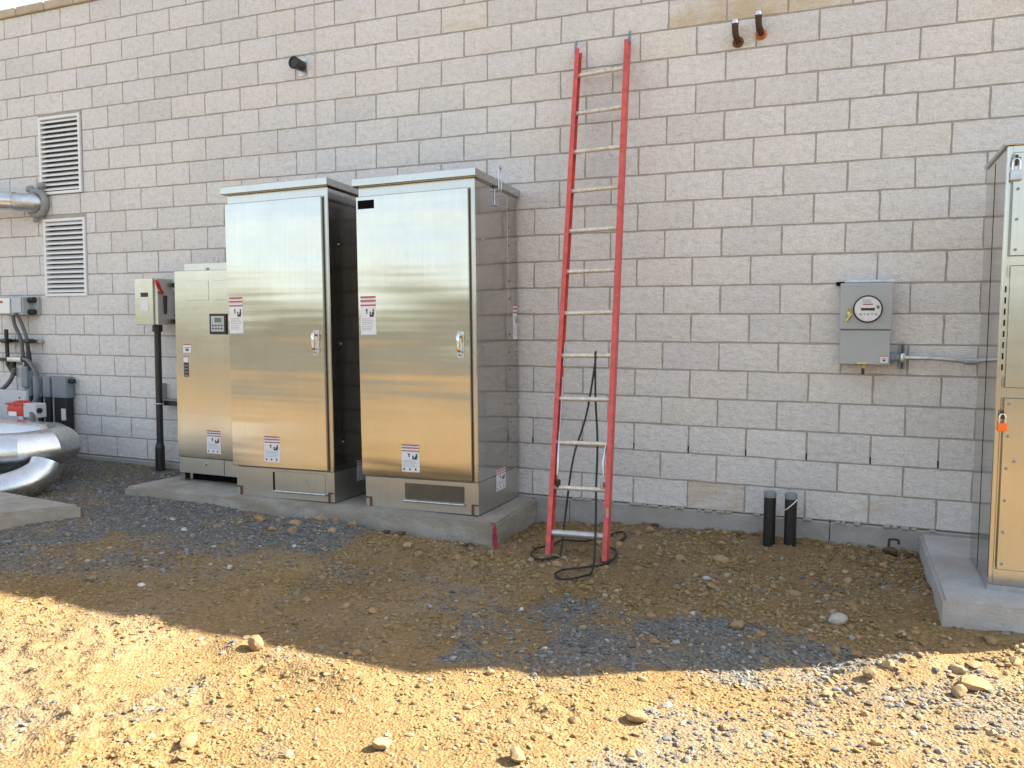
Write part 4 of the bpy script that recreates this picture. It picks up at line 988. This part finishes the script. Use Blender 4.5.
def candidates(n_):
    # even over the picture's ground, so that near stones are as dense as far ones per pixel, plus a margin round it
    X = rng.uniform(-7.2, 2.8, n_); Y = rng.uniform(-4.4, -.02, n_)
    d_ = np.stack([X-CAM.x, Y-CAM.y, np.full(n_, -.2)-CAM.z], -1)
    z = d_@np.array(fw); u_ = 512+806.7*(d_@np.array(r2))/z; v_ = 384-806.7*(d_@np.array(u2))/z
    ok = (u_ > -70) & (u_ < 1094) & (v_ < 830) & (z > .3)
    for P_ in (SLAB, PADR, PADL): ok &= ~inpoly(X, Y, P_)
    return X[ok], Y[ok]
X, Y = candidates(230000)
G = gravel_mask(X, Y)
pal_g = np.array([(.165, .162, .152), (.13, .128, .122), (.205, .203, .193), (.28, .275, .26), (.19, .16, .12), (.145, .147, .146)])
pal_d = np.array([(.275, .194, .092), (.245, .17, .08), (.30, .22, .112), (.20, .14, .07), (.37, .305, .205), (.30, .19, .095), (.27, .235, .185)])
isg = rng.random(len(X)) < G*0.95
keep = isg & (rng.random(len(X)) < .85)
S = np.clip(rng.lognormal(math.log(.0135), .45, keep.sum()), .005, .036)
C = pal_g[rng.choice(6, keep.sum(), p=[.28, .2, .2, .08, .1, .14])]*rng.uniform(.75, 1.15, (keep.sum(), 1))
print('counts', len(X), keep.sum())
pebble_field('gravel', X[keep], Y[keep], S, C, .8)
clump = vnoise(X, Y, .30, 41)*.6+vnoise(X, Y, .09, 42)*.4
keep = (~isg) & (rng.random(len(X)) < (.18+.60*sstep(.38, .70, clump))*np.where(Y < -2.5, .92, 1.0)*np.where((Y > -1.7) & (X > -1.2), 1.35, 1.0))
S = np.clip(rng.lognormal(math.log(.0092), .62, keep.sum()), .004, .036)*np.where(Y[keep] < -2.5, .85, 1.0)*np.where((Y[keep] > -1.7) & (X[keep] > -1.2), 1.25, 1.0)
C = pal_d[rng.choice(7, keep.sum(), p=[.25, .20, .19, .11, .07, .13, .05])]*rng.uniform(.7, 1.1, (keep.sum(), 1))
print('counts', keep.sum())
pebble_field('pebbles', X[keep], Y[keep], S, C, .85)
# straw and root bits
bm = BM()
for i in range(90):
    x = random.uniform(-2.2, 1.8); y = random.uniform(-3.8, -1.1)
    if in_any(x, y, .05): continue
    a_ = random.uniform(0, 6.28); L_ = random.uniform(.03, .10); z = gz(x, y)+.008
    add_tube(bm, [(x, y, z), (x+L_*.5*math.cos(a_), y+L_*.5*math.sin(a_), z+.006), (x+L_*math.cos(a_+.3), y+L_*math.sin(a_+.3), z)], .0016, 4)
o = obj('straw_litter', bm, simple('straw', (.33, .25, .13), .8)); o['kind'] = 'stuff'

# ------------------------------------------------------------------ the open site behind the camera, seen only in the steel
bm = BM(); rs = random.Random(3)
for i in range(5200):
    a_ = rs.uniform(R(150), R(390)); d_ = rs.uniform(44, 62)
    cx = CAM.x+d_*math.cos(a_); cy = CAM.y+d_*math.sin(a_)
    if cy > -14: continue
    hmax = 2.6+2.6*vnoise(np.array([a_*9.0]), np.array([0.3]), 1.0, 77)[0]
    z = rs.uniform(0, 1)**.8*hmax; s = rs.uniform(.35, .9)
    n_ = Vector((rs.gauss(0, 1), rs.gauss(0, 1), rs.gauss(0, 1))).normalized(); u_ = n_.orthogonal().normalized(); v_ = n_.cross(u_)
    c_ = Vector((cx, cy, z-.2))
    bm.faces.new([bm.verts.new(c_+u_*s*p_+v_*s*q_) for p_, q_ in ((-.5, -.3), (.5, -.4), (.6, .3), (-.2, .5))])
fb = BM(); bmesh.ops.create_grid(fb, x_segments=8, y_segments=8, size=1.0)
for v_ in fb.verts: v_.co = Vector((v_.co.x*200, -13.5-70*(v_.co.y+1), -.13))
m, n, l, b = newmat('dry_grass'); p = worldpos(n)
l.new(ramp(n, l, noise(n, l, p, 1.2, 7, 0.7), [(0.3, (0.050, 0.050, 0.040)), (0.7, (0.090, 0.088, 0.068))]), b.inputs['Base Color']); b.inputs['Roughness'].default_value = 0.95; M['grass'] = m
o = obj('field', fb, M['grass']); o['kind'] = 'structure'
me_ = bpy.data.meshes.new('treeline'); bm.to_mesh(me_); bm.free(); me_.materials.append(M['foliage'])
o = link('treeline', me_); o['kind'] = 'stuff'
